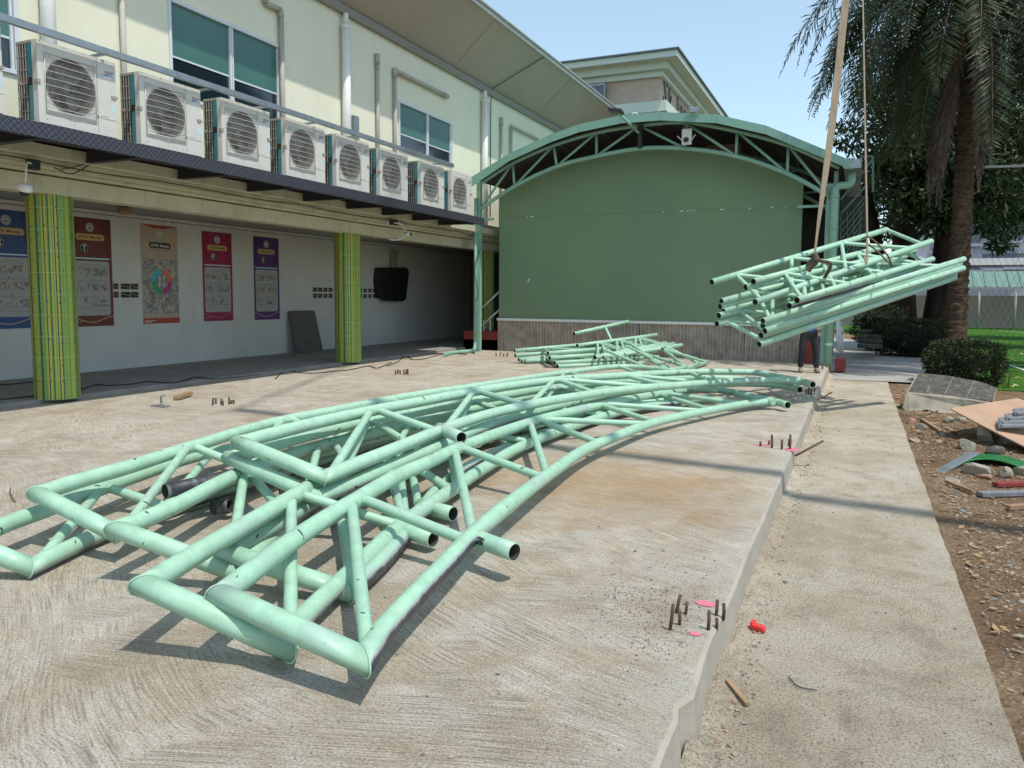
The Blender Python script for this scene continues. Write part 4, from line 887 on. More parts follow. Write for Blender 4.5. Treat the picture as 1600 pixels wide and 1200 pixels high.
mb.build('corrugated_skirt', M['skirt'], stg)
for px in (786, 912, 1002, 1166): mb = MB(); p = AY(px, 520, YP); mb.box(p.x-.02, p.x+.02, YP-.05, YP-.022, 0, zs-.08); mb.build('skirt_batten', M['skirt'], stg)
# posts, rails, downpipes
ZB = 0.0
def post(px, py, pt, w_, name, depth=YS, mat=None, z0=None, rnd=False):
    a = AY(px, py, depth); t_ = AY(px, pt, depth); mb = MB(); z0 = -.0 if z0 is None else z0
    if rnd: mb.tube([(a.x, a.y, z0), (a.x, a.y, t_.z)], w_/2, 14)
    else: mb.box(a.x-w_/2, a.x+w_/2, depth-w_/2, depth+w_/2, z0, t_.z)
    return mb.build(name, mat or M['stage_mint'], stg), a
post(748.5, 400, 286, .12, 'post'); post(743, 400, 310, .10, 'downpipe', YS-.12, rnd=True)
mb = MB(); a = AY(743, 400, YS-.12); mb.tube([(a.x, a.y, .35), (a.x, a.y, .36)], .055, 12)
P = [AZ(742, 546, .12), AZ(738, 548, .08), AZ(730, 549, .06), AZ(716, 550, .055), AZ(702, 552, .05), AZ(694, 555, .05)]; mb.tube([Vector((a.x, a.y, .25))]+spline(P, 4), .052, 10); mb.build('bent_drain', M['stage_mint'], stg)
mb = MB(); P = [AY(x_, y_, YS-.22) for (x_, y_) in ((752, 385), (744, 408), (742, 430), (745, 445), (747, 462), (744, 470))]; mb.tube(spline(P, 4), .012, 6); mb.build('loose_cable', M['cable'], stg)
post(1293, 400, 288, .16, 'post', YS+.15); post(1301.5, 400, 268, .10, 'post', YS+.3)
# tall rain pipe with two elbows at the right corner
g0 = AY(1331, 268, YS-.1); e1 = AY(1331, 289, YS-.1); e2 = AY(1305, 291, YS-.1); b = AY(1304, 568, YS-.1); r = .088
mb = MB(); e2.z = e1.z; 
def elbow(c0, c1, c2, rad=.14, n=6):
    c0, c1, c2 = map(Vector, (c0, c1, c2)); a = (c0-c1).normalized(); d = (c2-c1).normalized(); out = []
    for i in range(n+1):
        t = i/n; p = (c1+a*rad)*(1-t)**2+c1*2*t*(1-t)+(c1+d*rad)*t*t; out.append(p)
    return out
mb.tube([g0]+elbow(g0, e1, e2)+elbow(e1, e2, (e2.x, e2.y, 0))+[Vector((e2.x, e2.y, -.05))], r, 16)
for z in (e2.z-.28, 3.2, 1.7, .45): mb.tube([(e2.x, e2.y, z), (e2.x, e2.y, z+.09)], r*1.1, 16)
mb.build('rain_pipe', M['stage_mint'], stg)
mb = MB(); p, q = AY(1320, 252, YS), AY(1344, 268, YS); mb.box(p.x-.02, q.x, YS-.55, YS+8.3, q.z, q.z+.02); mb.box(q.x, q.x+.02, YS-.55, YS+8.3, q.z, q.z+.22); mb.box(p.x-.02, p.x, YS-.55, YS+8.3, q.z, q.z+.14); mb.box(p.x, q.x, YS-.545, YS-.53, q.z+.02, q.z+.2); mb.build('gutter', M['galv'], stg)
mb = MB(); p = AY(1253, 323, YS+.3); mb.box(p.x-.1, AY(1300, 323, YS+.3).x, YS+.27, YS+.33, p.z-.03, p.z+.03); p = AY(755, 343, YS+.1); mb.box(p.x, xl+.05, YS+.07, YS+.13, p.z-.03, p.z+.03); mb.build('cross_rail', M['stage_mint'], stg)
post(751, 400, 287, .12, 'post', YS+4); post(1305, 400, 288, .12, 'post', YS+4)
# red steps with white handrails at both ends
mb = MB(); a = AY(752, 526, 21.0); mb.box(a.x-.3, xl-.03, 20.42, 22.0, 0.0, .55); mb.box(a.x-.3, xl-.03, 20.42, 20.9, .0, .3); b_ = AY(770, 522, 20.5)
mb.build('left_steps' if False else 'steps', M['redbrown'], stg)
mb = MB()
for (y0_, y1_) in ((481, 456), (509, 484)): mb.tube([AY(753, y0_, YP+.35), AY(780, y1_, YP+.35)], .028, 8)
for px in (756, 766): mb.tube([AY(px, 500, YP+.35), AY(px, 535, YP+.35)], .02, 8)
mb.build('handrail', M['white'], stg)
mb = MB(); mb.box(xr+.12, xr+.58, 20.4, 21.4, -.2, .62); mb.box(xr+.12, xr+.50, 20.1, 20.42, -.2, .35); mb.build('steps', M['redbrown'], stg)
mb = MB(); a = AY(1307, 560, YS+.5); b_ = AY(1321, 580, YS+.5); mb.box(a.x-.02, b_.x, YS+.35, YS+.9, b_.z-.0, a.z); mb.build('red_plinth', M['redbrown'], stg, bevel=.01)
mb = MB()
for k in range(5): mb.tube([AY(1308+k*2.2, 499+k*2.5, YS+1.0+k*.5), AY(1308+k*2.2, 548+k*1, YS+1.0+k*.5)], .02, 8)
mb.tube([AY(1306, 499, YS+1), AY(1319, 508, YS+3)], .025, 8); mb.tube([AY(1306, 512, YS+1), AY(1319, 520, YS+3)], .02, 8); mb.build('handrail', M['white'], stg)
# dark louvred side wall of the stage seen through the gap, and the braced side frame outside
mb = MB(); mb.box(xr+.3, AY(1300, 400, 24).x, 24.5, 24.6, 1.1, 4.6); mb.build('dark_screen', M['under'], stg)
mb = MB(); c = [AY(1345, 245, YS+1), AY(1364, 244, YS+1), AY(1364, 300, YS+1), AY(1313, 310, YS+1), AY(1345, 268, YS+1), AY(1316, 332, YS+1), AY(1354, 289, YS+1)]
mb.bar(c[0], c[1], .05); mb.bar(c[1], c[2], .05); mb.bar(c[0], c[4], .05); mb.bar(AY(1314, 312, YS+1), AY(1363, 250, YS+1), .055); mb.bar(c[5], c[6], .045)
for k in range(8): mb.bar(AY(1316, 350+k*11, YS+1.05), AY(1352-k*1.5, 306+k*11, YS+1.05), .022)
for k in range(5): mb.bar(AY(1314+k*10, 330, YS+1.1), AY(1314+k*10, 440, YS+1.1), .018)
mb.build('side_brace', plain('dull_green_steel', (.12, .19, .155), .7, 0, .2, 4), stg)
mb = MB(); a = AY(1314, 300, YS+1.2); b_ = AY(1352, 430, YS+1.2); mb.box(a.x, b_.x, YS+1.2, YS+1.23, 1.9, 4.1); mb.build('net_screen', plain('dusty_dark_screen', (.045, .055, .05), .9, 0, .3, 3), stg)

# floodlight on an arm, wifi box, small camera, all fixed to the arch
fl = empty('floodlight', AY(1000, 232, YS-.1), label='square black floodlight on a bent arm above the stage arch', cat='floodlight')
a, b_, c = AY(1000, 231, YS-.12), AY(998, 208, YS-.2), AY(966, 176, YS-1.0)
mb = MB(); mb.box(a.x-.05, a.x+.05, YS-.16, YS-.06, a.z, AY(1000, 197, YS).z); mb.build('mount', M['dark_steel'], fl)
mb = MB(); mb.tube([b_, c], .035, 8); mb.build('arm', M['stage_mint'], fl)
mb = MB(); mb.obox(c+Vector((-.04, -.05, .03)), (.17, 0, -.03), (0, .13, -.02), (0.0, .005, .035)); o = mb.build('lamp_head', M['dark_steel'], fl, bevel=.01)
mb = MB(); mb.obox(c+Vector((-.04, -.055, -.008)), (.14, 0, -.025), (0, .10, -.015), (0, .0005, .004)); mb.build('lens', M['far_glass'], fl)
mb = MB(); p = [AY(*q_, YS-.3) for q_ in ((996, 206), (989, 190), (988, 179), (993, 176), (997, 181))]; mb.tube(spline(p, 4), .018, 6); mb.build('cable_loop', M['white'], fl)
a, b_ = AY(1066, 202, YS-.2), AY(1081, 226, YS-.2); wb = empty('wireless_box', (a.x, a.y, b_.z), label='white wireless box with antennas and a small camera hanging in the stage arch', cat='network box')
mb = MB(); mb.box(a.x, b_.x, YS-.26, YS-.18, b_.z, a.z); mb.build('housing', M['white'], wb, bevel=.02)
mb = MB(); ym = YS-.3; mb.tube([(b_.x-.02, ym+.1, b_.z+.1), (b_.x+.1, ym, b_.z+.22)], .012, 6); mb.tube([(a.x+.02, ym+.1, b_.z+.1), (a.x-.1, ym, b_.z+.22)], .012, 6); mb.build('antenna', M['white'], wb)
mb = MB(); cc = (a.x+b_.x)/2; mb.tube([(cc, YS-.27, b_.z+.12), (cc, YS-.36, b_.z+.10)], .06, 12); mb.build('camera_eye', M['black'], wb)
mb = MB(); p = AY(1074, 190, YS-.2); mb.tube([(cc, YS-.22, a.z), (cc, YS-.22, p.z+.1)], .02, 6); mb.build('hanger', M['galv'], wb)
p = AY(1085, 175, YF-.05); mb = MB(); mb.box(p.x-.12, p.x+.12, YF-.12, YF-.04, p.z-.02, p.z+.1); mb.box(p.x-.16, p.x+.16, YF-.06, YF-.03, p.z+.1, p.z+.12); o = mb.build('roof_lamp', M['galv'], None, bevel=.01, o=p); tag(o, 'small grey lamp box on the top edge of the stage roof', 'lamp')

# ------------------------------------------------------------------ far building behind the stage
fb = empty('church_hall', (-12, 50, 0), label='tall pinkish hall behind the stage with pale green cornices and dark letters', cat='building')
YB = 45.0; cn = AY(1031, 118, YB); xc = cn.x; ztop = cn.z; zl = AY(1031, 165, YB).z; zb = 8.0
mb = MB(); mb.box(xc-18, xc, YB, YB+26, zb, ztop); mb.build('stone_wall', M['pink'], fb)
def rim(off, z0, z1, nm, mat): mb = MB(); mb.box(xc-18-off, xc+off, YB-off, YB+26+off, z0, z1); return mb.build(nm, mat, fb, bevel=.02)
zc1 = ztop; zc2 = AY(1034, 103, YB-.5).z
rim(.25, ztop-.10, ztop+.22, 'cornice', M['lt_green']); rim(.6, ztop+.22, ztop+.85, 'cornice', M['lt_green'])
e = AY(1052, 79, YB-2.2); off = e.x-xc; zr = e.z; mb = MB(); z1 = ztop+.85
A_ = [(xc+.6, YB-.6, z1), (xc+off, YB-off, zr), (xc+off, YB+26+off, zr), (xc+.6, YB+26.6, z1)]
B_ = [(xc-18.6, YB-.6, z1), (xc+.6, YB-.6, z1), (xc+off, YB-off, zr), (xc-18-off, YB-off, zr)]
mb.poly(A_); mb.poly(B_[::-1]); mb.build('sloping_soffit', M['lt_green'], fb)
rim(off, zr, zr+.35, 'roof_edge', M['lt_green']); rim(off+.12, zr+.352, zr+.46, 'roof', M['roof_gr'])
rim(.55, zl-.45, zl+.16, 'lower_ledge', M['lt_green']); rim(.3, zl-1.6, zl-.45, 'lower_ledge', M['lt_green'])
p, q = AY(905, 134, YB-.5), AY(945, 157, YB-.5); mb = MB(); mb.box(p.x-1, q.x, YB-.5, YB-.35, q.z-.6, p.z); o = mb.build('window_awning', M['galv'], fb)
mb = MB(); mb.box(p.x-.8, q.x-.08, YB-.52, YB-.501, q.z-.5, p.z-.1); mb.build('awning_glass', M['far_glass'], fb)
zz = (zl+.42+ztop)/2-.95; yy = YB+.9
for ch, wd, hh in (('S', .95, 1.9), ('t', .6, 1.6), ('.', .25, .25), (' ', .6, 0), ('F', .9, 1.9), ('r', .6, 1.2), ('a', .85, 1.2), ('n', .85, 1.2), ('c', .8, 1.2), ('i', .3, 1.8), ('s', .8, 1.2)):
    if ch != ' ':
        mb = MB(); write(mb, ch, (xc+.06, yy, zz), (0, 1, 0), (0, 0, 1), wd, hh, .02); o = mb.build('wall_letter', M['metal_lt'], fb); o.modifiers.new('thick', 'SOLIDIFY').thickness = .12
    yy += wd+.32

# ------------------------------------------------------------------ the dismantled roof frames on the slab
DP = .0525   # pipe radius
def lerp_z(ch, px):
    P = ch['px']
    for i in range(len(P)-1):
        if (P[i][0]-px)*(P[i+1][0]-px) <= 0 and P[i][0] != P[i+1][0]: t = (px-P[i][0])/(P[i+1][0]-P[i][0]); return P[i][2]+(P[i+1][2]-P[i][2])*t
    return P[0][2] if abs(px-P[0][0]) < abs(px-P[-1][0]) else P[-1][2]
def proj(P):
    v = Vector(P)-Vector((0, 0, CAM_H)); z = v.dot(AX_F); return (v.dot(AX_R)/z*F+CX, v.dot(AX_D)/z*F+CY)
def snap(ch, px, py):
    """the point on the chord's centre line that lies nearest the joint"""
    if 'Q' not in ch: ch['Q'] = [(q, proj(q)) for q in spline(ch['P'], 24)]
    return min(ch['Q'], key=lambda e: (e[1][0]-px)**2+(e[1][1]-py)**2)[0]
def chord(zs, pts):
    """pixel path with heights spread along it from zs[0] to zs[1]"""
    n = len(pts); L = [0]
    for i in range(1, n): L.append(L[-1]+math.hypot(pts[i][0]-pts[i-1][0], (pts[i][1]-pts[i-1][1])*2.5))
    out = []
    for i, (a, b) in enumerate(pts): t = L[i]/L[-1]; z = zs[0]+(zs[-1]-zs[0])*t if len(zs) == 2 else (zs[0]+(zs[1]-zs[0])*t*2 if t < .5 else zs[1]+(zs[2]-zs[1])*(t*2-1)); out.append((a, b, z))
    return {'px': out, 'P': [AZ(*q) for q in out]}
def pipe(name, P, mat, parent, r=DP, n=14, wall=.006, cut0=None, cut1=None, bare=None, weld=False, k=6):
    mb = MB(); mb.inner = True
    Q = spline(P, k) if len(P) > 2 else [Vector(p) for p in P]
    if len(P) == 2: Q = [Q[0], Q[0].lerp(Q[1], .33), Q[0].lerp(Q[1], .66), Q[1]]
    rings = mb.tube(Q, r, n, True, cut0, cut1, 0 if wall == 0 else wall, bare)
    mb.inner = False
    if weld:
        for ri, c in ((rings[0], cut0), (rings[-1], cut1)):
            if c is not None:
                cen = sum((Vector(mb.v[q]) for q in ri), Vector())/len(ri)
                mb.tube([Vector(mb.v[q])+(Vector(mb.v[q])-cen).normalized()*.001 for q in ri], .0045, 5, close=True)
    return mb.build(name, [mat, M['pipe_in']], parent)
def truss(label, oc, ic, webs, mi, stubs=(), bare=None, bare_o=None, post=True, rw=.0335, group='dismantled mint roof frames stacked on the slab', name='roof_truss'):
    """oc / ic: outer and inner chord; webs: pixel pairs from outer to inner chord"""
    mat = M['mint'][mi % 4]; base = oc['P'][0]; g = empty(name, (base.x, base.y, 0), label=label, cat='roof truss', group=group)
    O, I = oc['P'], ic['P']; c0o = c0i = None
    if post:
        d = (I[0]-O[0]).normalized(); to = (O[1]-O[0]).normalized(); ti = (I[1]-I[0]).normalized()
        no = (to-d).normalized(); ni = (ti+d).normalized(); c0o = (O[0], no); c0i = (I[0], ni)
        pipe('end_post', [O[0], I[0]], mat, g, cut0=(O[0], no), cut1=(I[0], ni), weld=True, wall=0)
    pipe('outer_chord', O, mat, g, cut0=c0o, bare=bare_o, wall=0 if post else .006)
    pipe('inner_chord', I, mat, g, cut0=c0i, bare=bare, wall=.006)
    for wb_ in webs:
        (a, b) = wb_[:2]; pa = snap(oc, *a); pb = snap(ic, *b)
        mb = MB(); mb.tube([pa, pa.lerp(pb, .5), pb], rw, 12, False)
        d = (pb-pa).normalized(); 
        for (q, sg) in ((pa, 1), (pb, -1)):
            o_ = (O if sg > 0 else I); td = min(zip(o_[:-1], o_[1:]), key=lambda e: (e[0].lerp(e[1], .5)-q).length); td = (td[1]-td[0]).normalized(); sn = math.sqrt(max(.3, 1-td.dot(d)**2)); c_ = q+d*sg*(DP/sn+.001)
            u_ = (td-d*td.dot(d)).normalized(); v_ = d.cross(u_); ct = td.dot(d)/sn; ring = []
            for k_ in range(16): a_ = k_*math.pi/8; ra = rw+.001+.0022*noise.noise(Vector((k_, q.x*9, q.y*9))); e_ = u_*math.cos(a_)+v_*math.sin(a_); ring.append(c_+e_*ra+d*(ra*math.cos(a_)*ct)-d*sg*(DP-math.sqrt(max(0, DP**2-(ra*math.sin(a_))**2))))
            mb.tube(ring, .0055, 6, close=True)
        mb.build('web', mat, g)
    for st in stubs:
        a, b = AZ(*st[0]), AZ(*st[1]); pipe('stub_pipe', [a, b], M['blackpipe'] if len(st) > 2 else mat, g, r=DP, weld=False)
    return g
# lowest frames first
truss('lowest mint roof frame at the far left, its corner cut by the picture edge',
      chord((.20, .16, .08), [(-45, 850), (0, 823), (70, 797), (140, 770), (230, 738), (310, 712), (420, 690), (520, 668), (640, 640), (760, 622), (900, 602)]),
      chord((.07, .08, .07), [(-2, 940), (48, 885), (140, 843), (200, 818), (290, 785), (400, 752), (520, 715), (640, 680), (780, 650), (920, 618)]) if False else chord((.065, .075, .07), [(47, 886), (140, 842), (200, 818), (290, 785), (400, 752), (520, 715), (640, 680), (780, 650), (920, 618)]),
      [((160, 765), (55, 872)), ((168, 765), (262, 785)), ((330, 710), (240, 760)), ((340, 708), (430, 738)), ((440, 688), (350, 735)), ((560, 660), (470, 700)), ((565, 660), (610, 690))], 0, bare=((.5, -.6, -.6), 1.0), post=True)
truss('mint roof frame lying flat under the front two, with a dark scraped inner pipe',
      chord((.20, .16, .10), [(352, 862), (400, 836), (450, 808), (520, 768), (600, 728), (700, 690), (820, 655), (940, 628), (1040, 612)]),
      chord((.062, .065, .065), [(545, 912), (572, 925), (625, 845), (660, 790), (700, 748), (780, 700), (880, 668), (1000, 640), (1060, 632)]) if False else chord((.062, .065, .065), [(545, 925), (590, 885), (625, 845), (660, 795), (700, 752), (780, 705), (880, 668), (1000, 640), (1060, 632)]),
      [((525, 765), (540, 905)), ((622, 718), (628, 825)), ((640, 712), (652, 800)), ((700, 690), (720, 740)), ((760, 672), (800, 700)), ((860, 645), (900, 663)), ((950, 625), (985, 643))], 2,
      stubs=[((655, 790, .075), (708, 803, .075))], bare=((.8, -.5, -.3), 1.3), bare_o=((.3, -.6, -.7), 1.1))
truss('mint roof frame whose end post runs from the left pile to below the front frames',
      chord((.30, .26, .2), [(185, 828), (275, 790), (370, 742), (470, 705), (570, 680), (700, 648), (830, 620), (960, 604), (1060, 596)]),
      chord((.11, .12, .10), [(358, 890), (400, 862), (450, 815), (530, 765), (620, 728), (720, 695), (830, 668), (950, 640), (1050, 625)]),
      [((384, 742), (346, 880)), ((388, 740), (452, 810)), ((500, 700), (470, 800)), ((520, 692), (560, 745)), ((640, 660), (600, 730)), ((650, 658), (700, 700)), ((800, 628), (760, 680)), ((812, 626), (860, 655))], 1,
      stubs=[((372, 742, .28), (258, 768, .26), 1), ((360, 790, .10), (333, 793, .08), 1), ((470, 760, .12), (436, 767, .10), 1)], bare=((.5, -.5, -.7), .9))
truss('mint roof frame with the leftmost raised corner, longest chord along the top left edge',
      chord((.34, .30, .20), [(60, 772), (120, 752), (200, 730), (297, 699), (425, 661), (540, 638), (640, 619), (740, 604), (830, 590), (900, 580), (966, 573), (1030, 577), (1116, 592)]),
      chord((.17, .17, .15), [(182, 834), (240, 805), (320, 765), (400, 737), (500, 708), (610, 680), (720, 655), (840, 632), (960, 612), (1060, 602), (1150, 600)]),
      [((292, 704), (190, 817)), ((302, 700), (400, 738)), ((442, 658), (372, 740)), ((455, 655), (540, 700)), ((600, 627), (560, 690)), ((610, 626), (690, 660)), ((745, 604), (700, 655)), ((755, 603), (840, 628)), ((880, 584), (860, 622)), ((890, 584), (975, 607)), ((966, 574), (1060, 598))], 3, bare=((.4, -.5, -.7), .5))
truss('second mint frame from the front, its left corner jutting out behind the nearest frame',
      chord((.33, .30, .20), [(228, 915), (300, 870), (350, 840), (400, 811), (450, 781), (520, 742), (590, 712), (680, 680), (780, 652), (880, 628), (970, 612), (1050, 606), (1122, 609)]),
      chord((.09, .11, .09), [(448, 1012), (465, 975), (545, 898), (625, 823), (705, 766), (762, 728), (830, 691), (951, 648), (1041, 630), (1110, 622)]),
      [((459, 782), (438, 985)), ((468, 776), (625, 826)), ((600, 708), (632, 815)), ((612, 704), (705, 765)), ((700, 674), (712, 760)), ((712, 672), (832, 690)), ((830, 640), (835, 688)), ((840, 637), (950, 646))], 0,
      stubs=[((600, 818, .10), (677, 843, .085))], bare=((.7, -.4, -.55), .9, .35))
truss('nearest mint roof frame, with the front corner and black scuffed stub closest to the camera',
      chord((.29, .33, .12), [(345, 930), (400, 888), (450, 850), (500, 816), (562, 778), (620, 744), (670, 722), (715, 701), (775, 678), (835, 658), (885, 645), (936, 633), (985, 623), (1030, 616), (1080, 609), (1122, 609), (1165, 618), (1209, 628)]),
      chord((.17, .21, .10), [(568, 1032), (600, 985), (650, 930), (700, 878), (737, 838), (795, 788), (862, 738), (912, 704), (960, 683), (1010, 664), (1060, 651), (1115, 640), (1165, 631), (1208, 628), (1231, 633)]),
      [((552, 790), (557, 1010)), ((565, 783), (718, 833)), ((712, 706), (728, 824)), ((720, 703), (841, 738)), ((829, 661), (847, 731)), ((841, 658), (932, 685)), ((846, 656), (1012, 658)), ((938, 634), (1022, 653)), ((944, 631), (1100, 640)), ((1030, 617), (1110, 635)), ((1038, 616), (1165, 626))], 2,
      stubs=[((735, 838, .19), (804, 863, .18))], bare=((.8, -.42, -.42), 1.45, .34))
truss('lower of the two mint frames stacked on top of the pile',
      chord((.40, .38, .165), [(360, 716), (440, 692), (530, 668), (620, 650), (720, 630), (800, 616), (870, 605), (960, 596), (1060, 591), (1150, 592), (1228, 603)]),
      chord((.26, .27, .165), [(497, 777), (560, 752), (620, 725), (690, 697), (760, 666), (830, 645), (890, 630), (966, 614), (1040, 606), (1130, 600), (1190, 600), (1230, 604), (1250, 609)]),
      [((573, 662), (520, 755)), ((580, 660), (655, 690)), ((735, 627), (690, 680)), ((742, 627), (800, 640)), ((868, 606), (835, 637)), ((875, 605), (940, 618)), ((975, 597), (1045, 606))], 1,
      bare=((.5, -.3, -.8), .8, .45))
truss('topmost mint roof frame of the pile, open stub end in the middle of the picture',
      chord((.53, .52, .295), [(375, 692), (440, 674), (510, 657), (585, 641), (660, 627), (740, 612), (805, 602), (867, 594), (920, 590), (974, 587), (1040, 583), (1105, 581), (1178, 582), (1215, 589), (1251, 595)]),
      chord((.39, .41, .295), [(507, 746), (560, 724), (625, 698), (690, 672), (765, 647), (840, 630), (891, 621), (975, 609), (1060, 602), (1130, 597), (1200, 594), (1248, 596), (1270, 601)]),
      [((580, 645), (512, 735)), ((590, 642), (682, 668)), ((740, 613), (695, 664)), ((745, 611), (822, 630)), ((865, 596), (828, 627)), ((871, 594), (930, 607)), ((877, 594), (1022, 600)), ((976, 588), (1042, 598)), ((982, 587), (1106, 593)), ((1075, 583), (1118, 592))], 3,
      stubs=[((686, 669, .41), (721, 684, .40))], bare=((.5, -.45, -.7), .55, .3))
g_ = [o for o in bpy.data.objects if o.name.startswith('roof_truss') and 'nearest' in o.get('label', '')][0]; A_, B2 = AZ(735, 838, .19), AZ(804, 863, .18); t_ = (B2-A_).normalized(); u_ = t_.cross(Vector((0, 0, 1))).normalized(); v_ = u_.cross(t_); mb = MB(); G = []
if (Vector((0, 0, CAM_H))-A_).dot(u_) < 0: u_ = -u_
for i in range(15):
    row = []
    for j in range(9): a_ = R(-5+j*6); e_ = .012*noise.noise(Vector((i*.7, j*.9, 3))) if j in (0, 8) else 0; q = A_+t_*(.075+.006*i+.004*noise.noise(Vector((i, j*2.1, 1)))); row.append(q+(u_*math.cos(a_+e_*6)+v_*math.sin(a_+e_*6))*(DP+.0012))
    G.append(row)
for i in range(14):
    for j in range(8):
        if noise.noise(Vector((i*.55, j*.6, 8))) > -.12: mb.poly([G[i][j], G[i+1][j], G[i+1][j+1], G[i][j+1]])
mb.build('peeled_label', M['black'], g_)
# a scrap of peeled label on the front stub and dark cut rings
# ------------------------------------------------------------------ small purlin frames: pile behind and bundle in the air
def purlin_truss(label, a0, a1, b0, b1, mi, group, nweb=3, r=.047, ph=0.3, cap_end=True, bare=None, name='purlin_frame'):
    a0, a1, b0, b1 = map(Vector, (a0, a1, b0, b1)); mat = M['mint'][mi % 4]; g = empty(name, ((a0+b0)/2), label=label, cat='pipe frame', group=group)
    pipe('chord', [a0, a1], mat, g, r=r, n=12, wall=.005); pipe('chord', [b0, b1], mat, g, r=r, n=12, wall=.005, bare=bare)
    ts = [ph+(1-ph)*k/(nweb) for k in range(nweb)]
    for k, t in enumerate(ts):
        pa = a0.lerp(a1, t); t0, t1 = max(.03, t-.5/nweb*(1-ph)*1.2-.06), min(.97, t+.5/nweb*(1-ph)*1.1)
        for tt in (t0, t1):
            mb = MB(); mb.tube([pa, b0.lerp(b1, tt)], .030, 10, False); mb.build('web', mat, g)
    if cap_end: mb = MB(); mb.tube([a1, b1.lerp(b0, .06)], .03, 10, False); mb.build('web', mat, g)
    return g
GA = 'mint purlin frames hanging in the crane slings'
yl, yr = 10.9, 14.3
U = [((1112, 441), (1385, 359), (1180, 472), (1455, 377)), ((1177, 440), (1388, 384), (1245, 469), (1457, 405)), ((1165, 449), (1430, 391), (1233, 478), (1450, 416)),
     ((1127, 471), (1420, 392), (1192, 502), (1506, 405)), ((1125, 479), (1415, 400), (1192, 509), (1500, 412)), ((1130, 486), (1400, 415), (1195, 517), (1505, 419)),
     ((1123, 493), (1390, 425), (1189, 524), (1492, 428)), ((1120, 506), (1380, 440), (1186, 538), (1492, 434))]
labs = ['topmost hanging purlin frame, its upper pipe reaching furthest to the upper left', 'second hanging purlin frame from the top, with a pipe end left of the straps', 'third hanging purlin frame from the top, its lower pipe scraped black', 'fourth hanging purlin frame, its lower pipe reaching furthest right to the palm',
        'fifth hanging purlin frame, just under the one that reaches the palm', 'sixth hanging purlin frame, with the third highest left end of the lower row', 'seventh hanging purlin frame, next to the bottom of the bundle', 'bottom hanging purlin frame, its lowest pipe in front of the worker']
for i, (p0, p1, q0, q1) in enumerate(U):
    dy = .1*i
    purlin_truss(labs[i], AY(*p0, yl+.25+.03*(i % 3)), AY(*p1, yr+.35-.1*(i % 3)), AY(*q0, yl-.05*(i % 2)), AY(*q1, yr-.05*(i % 3)), i, GA, 3, ph=(.12, .2, .3, .16, .25, .33, .1, .05)[i], cap_end=(i in (0, 1)), bare=((.2, -.7, -.6), 1.4) if i in (2,) else ((.2, -.6, -.7), .4))
GB = 'mint purlin frames piled near the stage'
def GZp(px, py, z): return AZ(px, py, z)
low = [((804, 548), (856, 552)), ((805, 555.5), (859, 559.5)), ((810.5, 562), (866.5, 567)), ((815, 567.5), (871, 572.5)), ((820, 573), (875.5, 578.5))]
lbl = ['top', 'second', 'middle', 'fourth', 'bottom']
for i, (p, q) in enumerate(low):
    Y0 = 16.2; Y1 = 20.0-.5; a0 = AY(*p, 16.6); b0 = AY(*q, 15.9)
    k = i*.9
    a1 = AY(p[0]+205-i*6, p[1]-18+i*1.5, 19.9-.05*i); b1 = AY(q[0]+170-i*4, q[1]-14+i*2.2, 19.0)
    a0.z = max(.07, a0.z); 
    purlin_truss('%s frame of five in the low stack, left part of the pile near the stage' % lbl[i], a0, a1, b0, b1, i, GB, 3, ph=.2, cap_end=False)
upn = [((902, 540), (1021, 524), (929.5, 558.5), (1041, 536)), ((909.5, 540), (1026, 523), (942, 558), (1053, 537)), ((918, 541), (1020, 533), (953.5, 557.5), (1065, 539))]
for i, (p0, p1, q0, q1) in enumerate(upn):
    a0, a1, b0, b1 = AY(*p0, 16.9+.3*i), AY(*p1, 19.3+.05*i), AY(*q0, 15.9+.2*i), AY(*q1, 18.6-.05*i)
    g = purlin_truss(('rear', 'middle', 'front')[i]+' one of the three purlin frames leaning on the low stack by the stage', a0, a1, b0, b1, i+1, GB, 3, ph=.25, cap_end=False)
# far ends of the lowest row fanning onto the slab at the right
for i, (p0, p1, p2) in enumerate((((1035, 545), (1105, 566), (1072, 577)), ((1040, 541), (1092, 568), (1062, 579)), ((998, 550), (1072, 573), (1040, 580)))):
    a, b_, c = AZ(p0[0], p0[1], .55-.1*i), AZ(p1[0], p1[1], .07+.05*i), AZ(p2[0], p2[1], .07+.03*i)
    g = empty('purlin_frame', (b_.x, b_.y, 0), label=('end frame with the rightmost pointed corner of the pile by the stage', 'end frame nested inside the rightmost pointed corner of the pile', 'third end frame left of the pointed corners, webs fanning down')[i], cat='pipe frame', group=GB)
    pipe('chord', [b_, c, c+(c-b_)*1.2] if False else [b_, c+(c-b_)*1.6], M['mint'][i], g, r=.047, n=12, wall=.005)
    mb = MB(); mb.tube([a, b_], .034, 10, False); mb.build('web', M['mint'][i], g); mb = MB(); mb.tube([a, b_.lerp(c, .9)], .030, 10, False); mb.build('web', M['mint'][i], g)
    mb = MB(); mb.tube([AZ(p0[0]-55, p0[1]-4, .5), b_.lerp(c, 1.3)], .030, 10, False); mb.build('web', M['mint'][i], g)
a, b_ = AY(897, 521.5, 17.4), AY(981, 502.5, 19.2); g = empty('stray_frame', a, label='stray mint pipe with one bar, sticking up highest above the pile by the stage', cat='pipe frame')
pipe('chord', [a, b_], M['mint'][1], g, r=.047, n=12, wall=.005); c = a.lerp(b_, .56); mb = MB(); mb.tube([c, AY(963, 548, 18.0)], .032, 10, False); mb.build('web', M['mint'][1], g)

